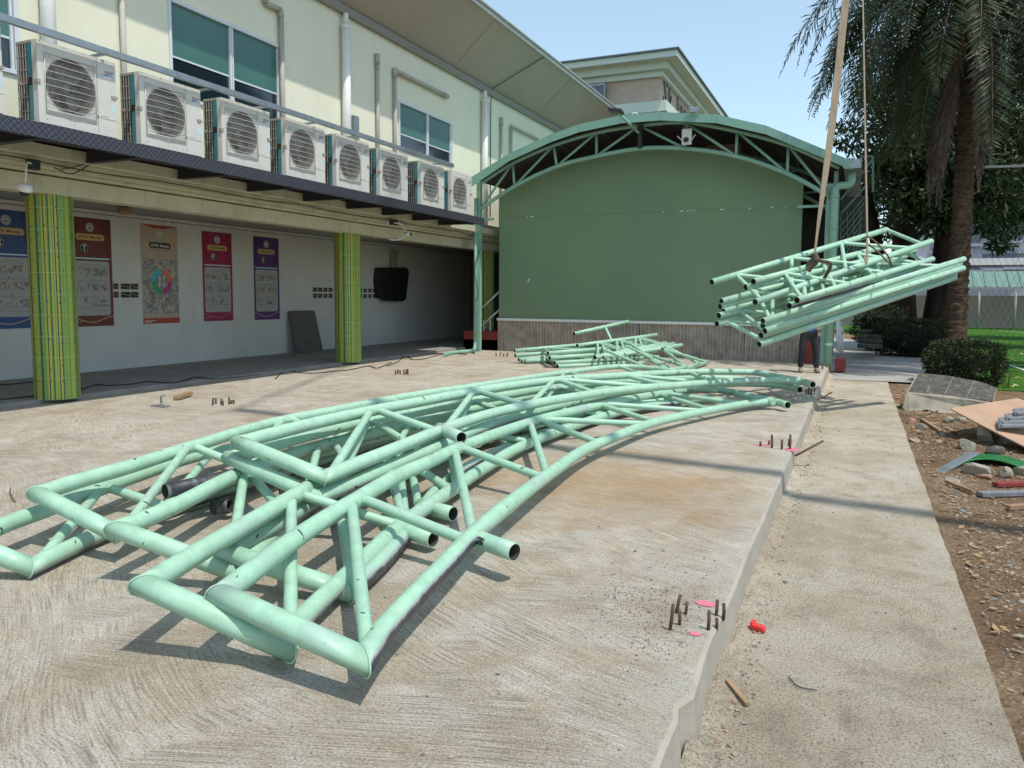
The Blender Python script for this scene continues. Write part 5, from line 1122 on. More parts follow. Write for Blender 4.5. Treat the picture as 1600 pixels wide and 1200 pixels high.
# ------------------------------------------------------------------ slings, hook block and an unseen crane boom placed for its shadow
HK = AY(1345, -190, 12.4)
def strap(name, pts, widths, twist, lab, mat):
    mb = MB(); P = spline(pts, 8); n = len(P); L = []
    for i, p in enumerate(P):
        t = i/(n-1); k = t*(len(widths)-1); j = min(int(k), len(widths)-2); wd = widths[j]+(widths[j+1]-widths[j])*(k-j); a = twist[0]+(twist[1]-twist[0])*t
        d = (P[min(i+1, n-1)]-P[max(i-1, 0)]).normalized(); u = Vector((math.cos(a), math.sin(a), 0)); u = (u-d*u.dot(d)).normalized(); v = d.cross(u)*.004
        L.append([mb.vert(p+u*wd/2+v), mb.vert(p-u*wd/2+v), mb.vert(p-u*wd/2-v), mb.vert(p+u*wd/2-v)])
    for i in range(n-1):
        for k in range(4): mb.face((L[i][k], L[i][(k+1) % 4], L[i+1][(k+1) % 4], L[i+1][k]))
    mb.face(L[0][::-1]); mb.face(L[-1]); return mb
s1 = AY(1272, 405, 12.0); s2 = AY(1355, 390, 12.4)
g = empty('lifting_sling', s1, label='wide beige webbing sling on the left, twisting down to the bundle', cat='sling')
strap('w', [HK, HK.lerp(s1, .33), HK.lerp(s1, .62)+Vector((.02, 0, 0)), HK.lerp(s1, .9), s1], [.08, .10, .11, .105, .045, .045], (0.2, 1.0), '', 0).build('webbing', M['strap'], g)
mb = MB(); c = [AY(x_, y_, 11.9+dy) for x_, y_, dy in ((1270, 404, 0), (1284, 408, -.25), (1297, 411, -.3), (1296, 420, -.1), (1282, 440, .2), (1266, 428, .5), (1262, 415, .4), (1270, 404, .1))]; mb.tube(spline(c, 5), .026, 8); c = [AY(x_, y_, 11.85) for x_, y_ in ((1271, 395), (1276, 407), (1266, 418), (1262, 424))]; mb.tube(spline(c, 4), .04, 8); mb.build('choker_loop', M['strap_dk'], g)
g = empty('lifting_sling', s2, label='narrow beige webbing sling on the right, seen edge on', cat='sling')
strap('w', [HK, HK.lerp(s2, .4), HK.lerp(s2, .7), s2, AY(1351, 408, 12.3)], [.06, .06, .065, .075, .12], (1.35, 1.2), '', 0).build('webbing', M['strap'], g)
mb = MB(); c = [AY(x_, y_, 11.8+dy) for x_, y_, dy in ((1347, 373, .5), (1356, 370, .2), (1366, 376, .0), (1378, 388, -.2), (1388, 401, -.35), (1393, 416, -.1), (1388, 410, .6), (1370, 392, .9), (1352, 378, .7))]; mb.tube(spline(c, 5), .012, 8); mb.build('choker_loop', M['strap_dk'], g)
hk = empty('crane_hook', HK, label='crane hook block above the picture, where the two slings meet', cat='hook')
mb = MB(); mb.lathe([(.05, .1), (.16, .14), (.18, .35), (.12, .5), (.03, .55)], HK, n=16); mb.build('hook_block', M['galv'], hk)
mb = MB(); mb.tube(spline([HK+Vector((0, 0, .1)), HK+Vector((.1, 0, 0)), HK+Vector((.08, 0, -.14)), HK+Vector((-.06, 0, -.12))], 5), .03, 8); mb.build('hook', M['dark_steel'], hk)
BT = Vector((HK.x, HK.y, 26.5)); mb = MB(); mb.tube([HK+Vector((0, 0, .5)), BT], .012, 6); mb.build('hoist_rope', M['dark_steel'], hk)
BK = Vector((3.2, 3.3, 25.0)); BB = Vector((20.7, 4.8, 1.6)); cb = empty('shadow_crane_boom', (20.7, 4.8, GZ), label='unseen crane boom above the picture, placed to cast the shadow band on the slab', cat='crane')  # out of view, laid out so its shadow bands the slab
mb = MB(); mb.bar(BK, BB.lerp(BK, .5), .20, .22); mb.bar(BB.lerp(BK, .5), BB, .22, .26); mb.build('boom', M['galv'], cb)
mb = MB(); mb.bar(BK, BT+(BT-BK).normalized()*.3, .06, .08); mb.build('jib', M['galv'], cb)
mb = MB(); mb.box(19.5, 23.2, 3.4, 6.2, GZ+.5, GZ+2.0); mb.box(18.7, 24.7, 3.1, 6.5, GZ+.25, GZ+.5); mb.build('crane_base', M['galv'], cb, bevel=.03)

# ------------------------------------------------------------------ worker standing behind the hanging bundle
def skin(name, joints, bones, mat, parent, root=0, sub=2):
    me = bpy.data.meshes.new(name); me.from_pydata([j[0] for j in joints], bones, []); me.materials.append(mat)
    o = bpy.data.objects.new(name, me); COL.objects.link(o); o.parent = parent; sk = o.modifiers.new('skin', 'SKIN'); sk.use_smooth_shade = True
    if not me.skin_vertices: me.attributes.update()
    if not me.skin_vertices:
        for ob_ in bpy.context.view_layer.objects: ob_.select_set(False)
        bpy.context.view_layer.objects.active = o
    for i, j in enumerate(joints):
        r = j[1]; sv = me.skin_vertices[0].data[i]; sv.radius = (r if hasattr(r, '__len__') else (r, r)); sv.use_root = (i == root)
    sb = o.modifiers.new('smooth', 'SUBSURF'); sb.levels = sub; sb.render_levels = sub; return o
wp = AZ(1262, 582, 0); wk = empty('person', (wp.x, wp.y, 0), R(12), label='worker in dark trousers and blue top behind the hanging bundle, hands up to it', cat='person')
# +y of the figure points away from the camera; he faces the camera side (-y)
J = [((0, 0, .90), (.13, .10)), ((0, .005, 1.08), (.125, .09)), ((0, .0, 1.28), (.15, .10)), ((0, .0, 1.40), (.11, .075)), ((0, -.01, 1.48), (.052, .052)), ((0, -.02, 1.56), (.07, .08)), ((0, -.02, 1.64), (.075, .092)), ((0, -.015, 1.70), (.055, .065)),
     ((-.19, 0, 1.38), .055), ((-.26, -.10, 1.14), .042), ((-.20, -.34, 1.16), .033), ((-.19, -.42, 1.18), .026),
     ((.19, 0, 1.38), .055), ((.26, -.10, 1.14), .042), ((.20, -.34, 1.18), .033), ((.19, -.42, 1.20), .026),
     ((-.11, 0, .84), .085), ((-.135, -.02, .48), .055), ((-.15, .02, .09), .038), ((-.155, -.10, .045), .035),
     ((.11, 0, .84), .085), ((.145, -.02, .48), .055), ((.17, .02, .09), .038), ((.185, -.10, .045), .035)]
B_ = [(0, 1), (1, 2), (2, 3), (3, 4), (4, 5), (5, 6), (6, 7), (3, 8), (8, 9), (9, 10), (10, 11), (3, 12), (12, 13), (13, 14), (14, 15), (0, 16), (16, 17), (17, 18), (18, 19), (0, 20), (20, 21), (21, 22), (22, 23)]
for s_, w0 in ((-1, 11), (1, 15)):
    base = Vector(J[w0][0])
    for k, (dx, l1, up_) in enumerate(((-.027, .040, .0), (-.009, .046, .004), (.009, .043, .002), (.027, .034, -.003))):
        n0 = len(J); J.append(((base.x+dx, base.y-.045, base.z+.01), .010)); J.append(((base.x+dx*1.15, base.y-.045-l1, base.z+.012), .0085)); J.append(((base.x+dx*1.1, base.y-.05-l1*1.35, base.z-.015+up_), .0075)); B_ += [(w0, n0), (n0, n0+1), (n0+1, n0+2)]
    n0 = len(J); J.append(((base.x-s_*.035, base.y-.02, base.z-.005), .011)); J.append(((base.x-s_*.055, base.y-.055, base.z-.02), .009)); B_ += [(w0, n0), (n0, n0+1)]
try:
    body = skin('body', J, B_, M['skin'], wk)
    T = [((0, 0, .99), (.15, .11)), ((0, 0, .86), (.15, .115)), ((-.10, 0, .80), (.10, .10)), ((-.125, -.015, .62), (.088, .09)), ((-.137, -.025, .46), (.072, .075)), ((-.148, .0, .28), (.066, .07)), ((-.152, .015, .10), (.062, .068)),
         ((.10, 0, .80), (.10, .10)), ((.13, -.015, .62), (.088, .09)), ((.147, -.025, .46), (.072, .075)), ((.16, .0, .28), (.066, .07)), ((.17, .015, .10), (.062, .068))]
    skin('trousers', T, [(0, 1), (1, 2), (2, 3), (3, 4), (4, 5), (5, 6), (1, 7), (7, 8), (8, 9), (9, 10), (10, 11)], M['jeans'], wk)
    S = [((0, 0, .79), (.185, .145)), ((0, .005, 1.08), (.155, .12)), ((0, .0, 1.28), (.175, .125)), ((0, .0, 1.41), (.12, .09)), ((-.19, 0, 1.385), .075), ((-.265, -.10, 1.14), .058), ((-.21, -.31, 1.16), .046), ((.19, 0, 1.385), .075), ((.265, -.10, 1.14), .058), ((.21, -.31, 1.18), .046)]
    skin('jacket', S, [(0, 1), (1, 2), (2, 3), (3, 4), (4, 5), (5, 6), (3, 7), (7, 8), (8, 9)], M['bluecloth'], wk)
    for s_, x0, x1 in ((-1, -.15, -.16), (1, .17, .20)):
        skin('shoe', [((x0, .06, .045), .048), ((x0, .0, .05), .055), ((x1, -.12, .035), (.048, .036)), ((x1, -.18, .028), (.035, .026))], [(0, 1), (1, 2), (2, 3)], M['shoe'], wk)
    skin('hair', [((0, .03, 1.60), (.075, .06)), ((0, .02, 1.68), (.084, .088)), ((0, -.03, 1.735), (.068, .07))], [(0, 1), (1, 2)], M['hair'], wk)
    for nm, pts in (('nose', [((0, -.115, 1.635), .012), ((0, -.128, 1.60), .015)]), ('ear', [((-.078, -.01, 1.63), (.010, .02)), ((-.078, -.01, 1.60), (.008, .012))]), ('ear', [((.078, -.01, 1.63), (.010, .02)), ((.078, -.01, 1.60), (.008, .012))])):
        skin(nm, pts, [(0, 1)], M['skin'], wk)
    for x_ in (-.031, .031): mb = MB(); mb.smooth = True; mb.lathe([(.001, -.010), (.009, -.004), (.009, .004), (.001, .010)], (x_, -.112, 1.637), n=10); e_ = mb.build('eye', M['white']); e_.parent = wk; mb = MB(); mb.lathe([(.004, 0), (.004, .002)], (x_, -.120, 1.637), (0, -1, 0), 8); e_ = mb.build('pupil', M['black']); e_.parent = wk
    mb = MB(); mb.bar((-.025, -.118, 1.568), (.025, -.118, 1.568), .008, .006); e_ = mb.build('mouth', M['redbrown']); e_.parent = wk
except Exception as ex: print('SKIN FAIL', ex)

# ------------------------------------------------------------------ rebar clusters, paint marks, rods
def rebar_cluster(pts, lab, r=.010, marks=(), z=0):
    p0 = AZ(*pts[0][0], z); g = empty('rebar_cluster', p0, label=lab, cat='rebar', group='cut rebar stubs on the slab')
    for k, (bp, tp) in enumerate(pts):
        a = AZ(bp[0], bp[1], z); b = AY(tp[0], tp[1], a.y+.01*((k % 3)-1)); mb = MB(); mb.tube([a-Vector((0, 0, .02)), a.lerp(b, .4)+Vector((.003, 0, 0)), b], r, 8); o = mb.build('rebar', M['rebar'], g)
    for (mx, my, sx, sy) in marks:
        c = AZ(mx, my, z+.004); mb = MB(); q = []
        for k in range(26):
            a = 2*math.pi*k/26; rr = 1+.45*noise.noise(Vector((math.cos(a)*2+mx, math.sin(a)*2, 0)))
            q.append((c.x+sx*rr*math.cos(a), c.y+sy*rr*math.sin(a), c.z))
        mb.poly(q); mb.build('paint_mark', M['spray'], g)
    return g
rebar_cluster([((1046, 984), (1052, 944)), ((1055, 958), (1063, 929)), ((1070, 960), (1074, 940)), ((1061, 976), (1062, 955)), ((1106, 984), (1108, 954)), ((1118, 962), (1121, 937)), ((1130, 963), (1131, 943)), ((1119, 979), (1120, 966))],
              'cluster of eight upright rebar stubs with pink paint, nearest the camera by the slab edge', .0085, ((1102, 943, .055, .035), (1086, 990, .028, .022)))
mb = MB(); c = AZ(1056, 970, 0)
rebar_cluster([((1188, 697), (1188, 690)), ((1206, 700), (1206, 679)), ((1201, 695), (1202, 688)), ((1221, 702), (1222, 687)), ((1234, 702), (1235, 679)), ((1232, 697), (1233, 686))], 'cluster of rebar stubs with pink paint on the right slab edge halfway to the stage', .012, ((1237, 702, .07, .10), (1192, 695, .09, .04)))
rebar_cluster([((332, 633), (333, 622)), ((337, 631), (337, 622)), ((345, 632), (346, 623)), ((348, 634), (348, 626)), ((358, 632), (358, 621)), ((361, 631), (362, 625)), ((365, 631), (365, 625))], 'cluster of short rebar stubs on the slab right of the near pillar', .014)
rebar_cluster([((618, 585), (618, 578)), ((621, 584), (622, 577)), ((625, 585), (625, 578)), ((631, 585), (631, 577)), ((634, 585), (635, 577)), ((637, 585), (637, 576))], 'cluster of short rebar stubs on the slab in front of the middle pillar', .016)
rebar_cluster([((1263, 616), (1264, 604)), ((1267, 617), (1268, 600)), ((1260, 615), (1260, 607)), ((1272, 613), (1273, 604))], 'cluster of rebar stubs at the slab edge under the far tips of the stacked frames', .013)
rebar_cluster([((775, 557), (775, 551)), ((781, 556), (782, 550)), ((787, 557), (787, 552)), ((792, 557), (793, 551))], 'tiny rebar stubs on the slab in front of the stage left corner', .016)
rebar_cluster([((1278, 575), (1278, 566)), ((1285, 577), (1285, 568)), ((1292, 574), (1292, 566)), ((1297, 576), (1297, 567))], 'tiny rebar stubs at the foot of the right stage post', .016)
for (a, b_, z0, z1, lab) in (((1243, 712), (1286, 689), -.05, .02, 'dark rod poking out of the slab edge over the path'), ((1277, 625), (1300, 613), -.08, -.02, 'shorter dark rod poking out of the slab edge near the stage')):
    p, q = AZ(*a, z0), AZ(*b_, z1); q.y = p.y+.25; q = AY(b_[0], b_[1], p.y+.25); mb = MB(); mb.tube([p, q], .012, 8); tag(mb.build('steel_rod', M['rebar'], None, o=p), lab, 'rod')
# small scraps on the slab
def rock(rad, seed, sq=(1, 1, .6)):
    bm = bmesh.new(); bmesh.ops.create_icosphere(bm, subdivisions=2, radius=1.0); rnd = random.Random(seed); off = Vector((rnd.uniform(0, 50), rnd.uniform(0, 50), 0))
    planes = [(Vector((rnd.gauss(0, 1), rnd.gauss(0, 1), rnd.gauss(0, 1))).normalized(), rnd.uniform(.45, .8)) for _ in range(8)]
    vs = []
    for v in bm.verts:
        p = v.co.copy()
        for n_, d in planes:
            k = p.dot(n_)
            if k > d: p -= n_*(k-d)
        p += p.normalized()*noise.noise(p*2+off)*.12; vs.append(Vector((p.x*sq[0], p.y*sq[1], p.z*sq[2]))*rad)
    fs = [tuple(v.index for v in f.verts) for f in bm.faces]; bm.free(); return vs, fs
def put_rock(mb, c, rad, seed, sq=(1, 1, .6), rot=0):
    vs, fs = rock(rad, seed, sq); i = len(mb.v); ca, sa = math.cos(rot), math.sin(rot); c = Vector(c)
    for v in vs: mb.vert(c+Vector((v.x*ca-v.y*sa, v.x*sa+v.y*ca, v.z)))
    for f in fs: mb.face([i+k for k in f])
def scrap(name, px, py, rad, mat, lab, cat, z=0, sq=(1, 1, .5), rot=0, seed=1):
    c = AZ(px, py, z)+Vector((0, 0, rad*sq[2]*.55)); mb = MB(); put_rock(mb, c, rad, seed, sq, rot); return tag(mb.build(name, mat, None, o=c), lab, cat)
a, b_ = AZ(275, 626, 0), AZ(297, 619, 0); mb = MB(); mb.bar(a+Vector((0, 0, .04)), b_+Vector((0, 0, .05)), .10, .06); tag(mb.build('wood_block', M['wood'], None, bevel=.01, o=a), 'short dark wood offcut on the slab near the near pillar', 'wood')
mb = MB(); a = AZ(235, 634, .012); b_ = AZ(270, 632, .012); mb.box(a.x, b_.x+.1, a.y, a.y+.10, .004, .02); o_ = AZ(252, 630, .02); mb.tube([o_, o_+Vector((0, 0, .10)), o_+Vector((.09, 0, .12))], .014, 8); tag(mb.build('anchor_plate', M['galv'], None, o=a), 'flat steel plate with a bent pin on the slab near the near pillar', 'plate')
# red scrap beside the kerb
c = AZ(1184, 986, -.2); mb = MB(); q = []
d1, d2 = Vector((.052, -.014, .0)), Vector((.012, .05, 0)); mb.obox(c+Vector((0, 0, .022)), d1*.62, d2*.42, Vector((.0, .0, .014))); mb.obox(c+Vector((-.028, .02, .026)), d1*.18, d2*.5, Vector((0, .002, .02))); mb.obox(c+Vector((.030, -.014, .018)), d1*.2, d2*.3, Vector((0, .002, .012)))
tag(mb.build('plastic_scrap', M['red_pl'], None, bevel=.006, o=c), 'bright red plastic scrap on the path beside the kerb', 'scrap')
mb = MB(); a, b_ = AZ(1137, 1063, -.18), AZ(1168, 1100, -.185); mb.bar(a, b_, .022, .012); tag(mb.build('wood_splinter', M['wood'], None, o=a), 'thin pale wood splinter on the path at the foot of the kerb', 'wood')
mb = MB(); a, b_, c = AZ(1232, 1058, -.19), AZ(1248, 1073, -.19), AZ(1276, 1078, -.19); mb.tube(spline([a, b_, c], 5), .003, 5); tag(mb.build('wire', M['cable'], None, o=a), 'short thin bent wire lying on the path', 'wire')
mb = MB(); P = [AZ(16, 762, .01), AZ(16, 770, .03), AZ(20, 779, .02), AZ(24, 784, .01)]; mb.tube(spline(P, 4), .004, 5); tag(mb.build('wire', M['cable'], None, o=P[0]), 'thin curved wire on the slab at the left edge', 'wire')
# crumbs and gravel
rnd = random.Random(3)
mb = MB()
for k in range(1500):
    t = rnd.random(); 
    if t < .45: px, py = rnd.gauss(1040, 60), rnd.gauss(965, 45)
    elif t < .6: px, py = rnd.gauss(975, 40), rnd.gauss(935, 14)
    else: px, py = rnd.uniform(300, 1230), rnd.uniform(680, 1190)
    p = AZ(px, py, 0)
    if p.x > -.62 or p.x < -9: continue
    i = len(mb.v); rr = rnd.choice((.0025, .003, .004, .0055))*rnd.uniform(.7, 1.2)*(2 if rnd.random() < .04 else 1); mb.cur = rnd.choice((0, 1, 1)); put_rock(mb, (p.x, p.y, rr*.4), rr, k, (1, 1.2, .7), rnd.random()*6)
tag(mb.build('slab_grit', [M['stone'], M['stone_dk']]), kind='stuff', label='loose grit and gravel scattered on the slab', cat='grit')
mb = MB()
for k in range(1500):
    t = rnd.random(); y = 2.4+rnd.random()**1.5*15
    x = rnd.uniform(-.47, .63) if t < .35 else -.49+abs(rnd.gauss(0, .075))
    rr = rnd.choice((.003, .004, .006, .009 if t > .35 else .004, .011 if t > .6 else .004))*rnd.uniform(.7, 1.3)*(1.8 if rnd.random() < .02 else 1); mb.cur = rnd.choice((0, 0, 1, 2)) if t > .3 else rnd.choice((0, 1)); put_rock(mb, (x, y, -.2+rr*.4), rr, k, (1, 1.3, .7), rnd.random()*6)
tag(mb.build('kerb_debris', [M['stone'], M['stone_dk'], M['wood']]), kind='stuff', label='mortar crumbs and grit along the foot of the kerb', cat='grit')
mb = MB()
for k in range(5200):
    y = 3.0+rnd.random()**1.3*15.5; x = .68+abs(rnd.gauss(0, .8))+(rnd.random()*.2)
    if x > 3.2: continue
    rr = rnd.choice((.005, .006, .008, .011, .016))*rnd.uniform(.6, 1.3)*(1.6 if rnd.random() < .04 else 1); mb.cur = rnd.choices((0, 1, 2, 3, 4), (5, 2, .5, 2.2, 1.5))[0]; put_rock(mb, (x, y, GZ+rr*.12), rr, k, (1, 1.3, .6 if mb.cur < 3 else .25), rnd.random()*6)
tag(mb.build('dirt_gravel', [M['stone'], M['stone_dk'], M['brick'], M['dry_leaf'], M['wood']]), kind='stuff', label='gravel, rubble crumbs and dry leaves over the dirt strip', cat='gravel')
mb = MB()
for k in range(700):
    x = rnd.uniform(2.6, 9); y = rnd.uniform(18.5, 34)
    if rnd.random() < (abs(y-24)/14): continue
    a = rnd.random()*6.28; s_ = rnd.uniform(.05, .11); z = GZ+.02+rnd.random()*.02; d1 = Vector((math.cos(a), math.sin(a), rnd.uniform(0, .5)))*s_; d2 = Vector((-math.sin(a), math.cos(a), 0))*s_*.35; c = Vector((x, y, z)); mb.poly([c-d1, c-d2, c+d1, c+d2])
tag(mb.build('fallen_leaves', M['leaf_yel']), kind='stuff', label='yellowed fallen leaves scattered over the turf', cat='leaves')
mb = MB()
for k in range(1500):
    y = 4.0+rnd.random()**1.2*13.5; x = .74+abs(rnd.gauss(0, .7)); c = Vector((x, y, GZ+rnd.uniform(.004, .02))); a = rnd.random()*6.28; L_ = rnd.choice((.010, .014, .020, .032))*rnd.uniform(.6, 1.4)*(2.0 if y > 11 else 1); W_2 = L_*rnd.uniform(.15, .6)
    d1 = Vector((math.cos(a), math.sin(a), rnd.uniform(-.25, .35)))*L_; d2 = Vector((-math.sin(a), math.cos(a), rnd.uniform(-.3, .3)))*W_2; mb.cur = rnd.choices((0, 1, 2, 3), (5, 4, 2, 0))[0]; mb.prism([c-d1, c-d2*.9, c+d1*.8-d2*.3, c+d1, c+d2], (0, 0, .004))
tag(mb.build('dirt_litter', [M['dry_leaf'], M['wood'], M['stone'], M['tile']]), kind='stuff', label='dry leaves, splinters and chips littering the dirt strip', cat='litter')
# ------------------------------------------------------------------ rubble beside the path
g = empty('concrete_chunk', AZ(1480, 640, GZ), label='big broken concrete kerb piece with dark paved face lying in the dirt', cat='rubble')
p = [AZ(1407, 643, GZ), AZ(1438, 640, GZ+.02), AZ(1500, 647, GZ), AZ(1556, 650, GZ)]
mb = MB(); fr = [AY(1410, 637, 14.2), AY(1418, 612, 14.3), AY(1470, 616, 14.3), AY(1512, 622, 14.25), AY(1552, 628, 14.2), AY(1556, 648, 14.2), AY(1500, 652, 14.1), AY(1478, 648, 14.1), AY(1448, 640, 14.15), AY(1420, 646, 14.1)]
bk_ = [AY(1437, 584, 14.9), AY(1480, 588, 15.0), AY(1530, 597, 15.0), AY(1556, 606, 14.9)]
tp = [fr[1], fr[2], fr[3], fr[4]]
n = len(fr); A = [mb.vert(q) for q in fr]; Bk = [mb.vert(q) for q in bk_]; low_ = [mb.vert(Vector((q.x, q.y+.1, GZ-.05))) for q in bk_]
mb.face(A); mb.cur = 1
for k in range(3): mb.face((A[k+1], A[k+2], Bk[k+1], Bk[k])[::-1])
mb.cur = 0
for k in range(3): mb.face((Bk[k], Bk[k+1], low_[k+1], low_[k]))
mb.face((A[0], A[1], Bk[0], low_[0])); mb.face((A[4], A[5], low_[3], Bk[3])); mb.build('block', [M['chunk'], M['slate']], g, bevel=.03)
mb = MB()
for (x0, y0, x1, y1) in ((1448, 614, 1459, 586.5), (1476, 617, 1489, 589.8), (1510, 622, 1522, 596)):
    mb.bar(AY(x0, y0, 14.28)+Vector((0, -.005, .012)), AY(x1, y1, 14.98)+Vector((0, -.01, .012)), .007, .003)
mb.build('mortar_joint', M['chunk'], g)
pl = [AY(1485, 638, 11.7), AY(1590, 622, 13.2), AY(1640, 640, 13.0), AY(1660, 725, 10.5), AY(1600, 697, 10.7), AY(1528, 661, 11.3)]
mb = MB(); pts = [pl[0], pl[1], pl[2], pl[3], pl[4], pl[5]]; mb.prism([q for q in pts], (0, .0, -.018)); o = mb.build('plywood_sheet', M['ply'], None, o=pl[0]); tag(o, 'large curved tan plywood sheet propped over the rubble', 'plywood')
for k, (x0, y0, x1, y1, zz) in enumerate(((1560, 669, 1625, 668, 0), (1562, 664, 1625, 661, 1), (1572, 658, 1625, 653, 2), (1585, 650, 1625, 645, 3))):
    a, b_ = AY(x0, y0, 11.15+.12*k), AY(x1, y1, 11.3+.12*k); mb = MB(); mb.prism([a, b_, b_+Vector((0, .28, .03)), a+Vector((.02, .28, .03))], (0, .0, .028)); mb.box(a.x+.02, a.x+.05, a.y, a.y+.25, a.z+.028, a.z+.045)
    tag(mb.build('roof_tile', M['tile'], None, bevel=.004, o=a), ('lowest', 'second lowest', 'second highest', 'topmost')[k]+' grey roof tile of the stack on the plywood sheet', 'tile', group='grey roof tiles on the plywood')
def chunk(px, py, rad, mat, lab, seed, sq=(1, 1, .7), name='rubble_piece', cat='rubble'):
    c = AZ(px, py, GZ)+Vector((0, 0, rad*sq[2]*.4)); mb = MB(); put_rock(mb, c, rad, seed, sq, seed); return tag(mb.build(name, M[mat], None, o=c), lab, cat)
chunk(1540, 690, .20, 'chunk', 'rounded grey concrete lump under the plywood sheet', 11, (.85, .7, 1.1)); chunk(1572, 692, .18, 'chunk', 'second concrete lump deep in the plywood shadow', 12, (1, .8, .9)); chunk(1512, 702, .13, 'chunk', 'square concrete lump left of the rounded lump', 13, (1, .8, .9))
chunk(1572, 746, .10, 'stone', 'jagged pale stone right of the green sheet', 14, (1.1, .8, .9)); chunk(1527, 742, .14, 'chunk', 'olive concrete lump under the green sheet', 15, (1.2, .8, .8)); chunk(1596, 742, .13, 'chunk', 'concrete lump at the right edge below the green sheet', 16)
chunk(1424, 662, .085, 'brick', 'orange broken brick beside the path edge', 17, (1.3, .8, .8)); chunk(1440, 671, .09, 'chunk', 'small brown block right of the orange brick', 18, (1.3, .7, .7)); chunk(1483, 660, .10, 'chunk', 'small grey block in the shade of the concrete kerb piece', 19); chunk(1502, 659, .09, 'chunk', 'right one of two small grey blocks shaded by the kerb piece', 20)
for k, (px, py, rd, mt, sq, lab) in enumerate(((1400, 622, .07, 'brick', (1.6, .8, .4), 'flat reddish stone left of the big kerb piece'), (1404, 636, .09, 'chunk', (1.5, .8, .5), 'flat grey stone below the reddish one by the path'), (1468, 690, .06, 'stone', (1.6, .9, .4), 'small pale flat stone in the dirt above the slate'), (1428, 690, .07, 'chunk', (1.4, .9, .5), 'small grey lump at the path edge left of the slate'), (1510, 672, .05, 'stone', (1.3, .9, .5), 'little stone in front of the two shaded blocks'), (1555, 708, .12, 'slate', (1.3, .8, .6), 'dark lump in the hollow under the plywood'), (1488, 752, .09, 'stone', (1.9, .8, .25), 'thin flat stone under the metal strip'), (1540, 748, .07, 'brick', (1.2, .8, .6), 'reddish stone between the lumps under the green sheet'))): chunk(px, py, rd, mt, lab, 40+k, sq)
a = AZ(1445, 722, GZ)
mb = MB(); mb.prism([AY(1447, 715, 10.2), AY(1465, 703, 10.9), AY(1498, 712, 10.6), AY(1486, 722, 10.1), AY(1470, 727, 9.8)], (0, 0, -.06)); tag(mb.build('stone_slab', M['slate'], None, bevel=.01, o=a), 'tilted dark grey stone slab left of the green sheet', 'slab')
mb = MB(); mb.prism([AY(1466, 703, 11.0), AY(1500, 700, 11.3), AY(1504, 708, 11.0), AY(1478, 711, 10.8)], (0, 0, -.03)); tag(mb.build('board_scrap', M['ply'], None, o=a), 'small tan board scrap behind the tilted stone slab', 'board')
mb = MB(); a, b_ = AY(1448, 749, 9.0), AY(1523, 707, 10.0); mb.bar(a, b_, .11, .02); tag(mb.build('metal_strip', M['galv'], None, bevel=.004, o=a), 'long grey metal strip slanting up from the path edge', 'strip')
mb = MB(); mb.bar(AY(1500, 745, 9.7), AY(1497, 722, 9.8), .10, .05); tag(mb.build('board_scrap', M['tile'], None, bevel=.005, o=AY(1500, 745, 9.7)), 'upright grey board piece under the metal strip', 'board')
gp = [(1476, 727, 9.9), (1500, 716, 10.2), (1520, 711, 10.4), (1545, 709, 10.5), (1575, 713, 10.4), (1605, 722, 10.2)]; gq = [(1480, 731, 9.4), (1505, 722, 9.6), (1525, 717, 9.7), (1550, 717, 9.8), (1578, 724, 9.7), (1605, 736, 9.5)]
mb = MB(); P = spline([AY(*q) for q in gp], 4); Q = spline([AY(*q) for q in gq], 4)
for k in range(len(P)-1): mb.poly([Q[k], Q[k+1], P[k+1], P[k]])
o = mb.build('plastic_sheet', M['green_pl'], None, o=P[0]); o.modifiers.new('thick', 'SOLIDIFY').thickness = .012; tag(o, 'curved bright green plastic sheet in the rubble', 'plastic sheet')
for k, (x0, y0, x1, y1, yy, wd, mt, lab) in enumerate(((1440, 655, 1471, 675, 12.4, .05, 'wood', 'thin brown stick in the dirt behind the orange brick'), (1530, 772, 1610, 770, 8.6, .09, 'tile', 'grey plank lying in the dirt below the green sheet'), (1555, 757, 1610, 755, 9.0, .08, 'redbrown', 'dark red plank above the grey plank'), (1575, 793, 1610, 790, 8.0, .05, 'wood', 'short brown stick at the right edge'), (1468, 795, 1502, 793, 7.9, .012, 'wood', 'thin twig in the bare dirt'), (1523, 802, 1550, 806, 7.7, .015, 'wood', 'second thin twig in the bare dirt'), (1520, 768, 1478, 752, 8.9, .03, 'wood', 'pale stick at the foot of the metal strip'))):
    a, b_ = AZ(x0, y0, GZ+.03), AZ(x1, y1, GZ+.03); mb = MB(); mb.bar(a, b_, wd, min(.04, wd)); tag(mb.build('plank' if wd > .07 else 'stick', M[mt], None, bevel=.003, o=a), lab, 'plank' if wd > .07 else 'stick')
# small round stumps row left of the hedge: stacked paving slabs
for k in range(4):
    a = AZ(1343, 548-k*8, GZ+.10); c = AY(1357, 541-k*7.5, 24.8+k*.8); mb = MB(); mb.box(c.x-.30, c.x+.38, c.y, c.y+.5, c.z-.06, c.z+.05); tag(mb.build('paving_slab', M['slate'], None, bevel=.02, o=c), ('lowest', 'second', 'third', 'topmost')[k]+' dark slab of the stepped pile beside the far hedge', 'slab', group='stacked slabs beside the far hedge')
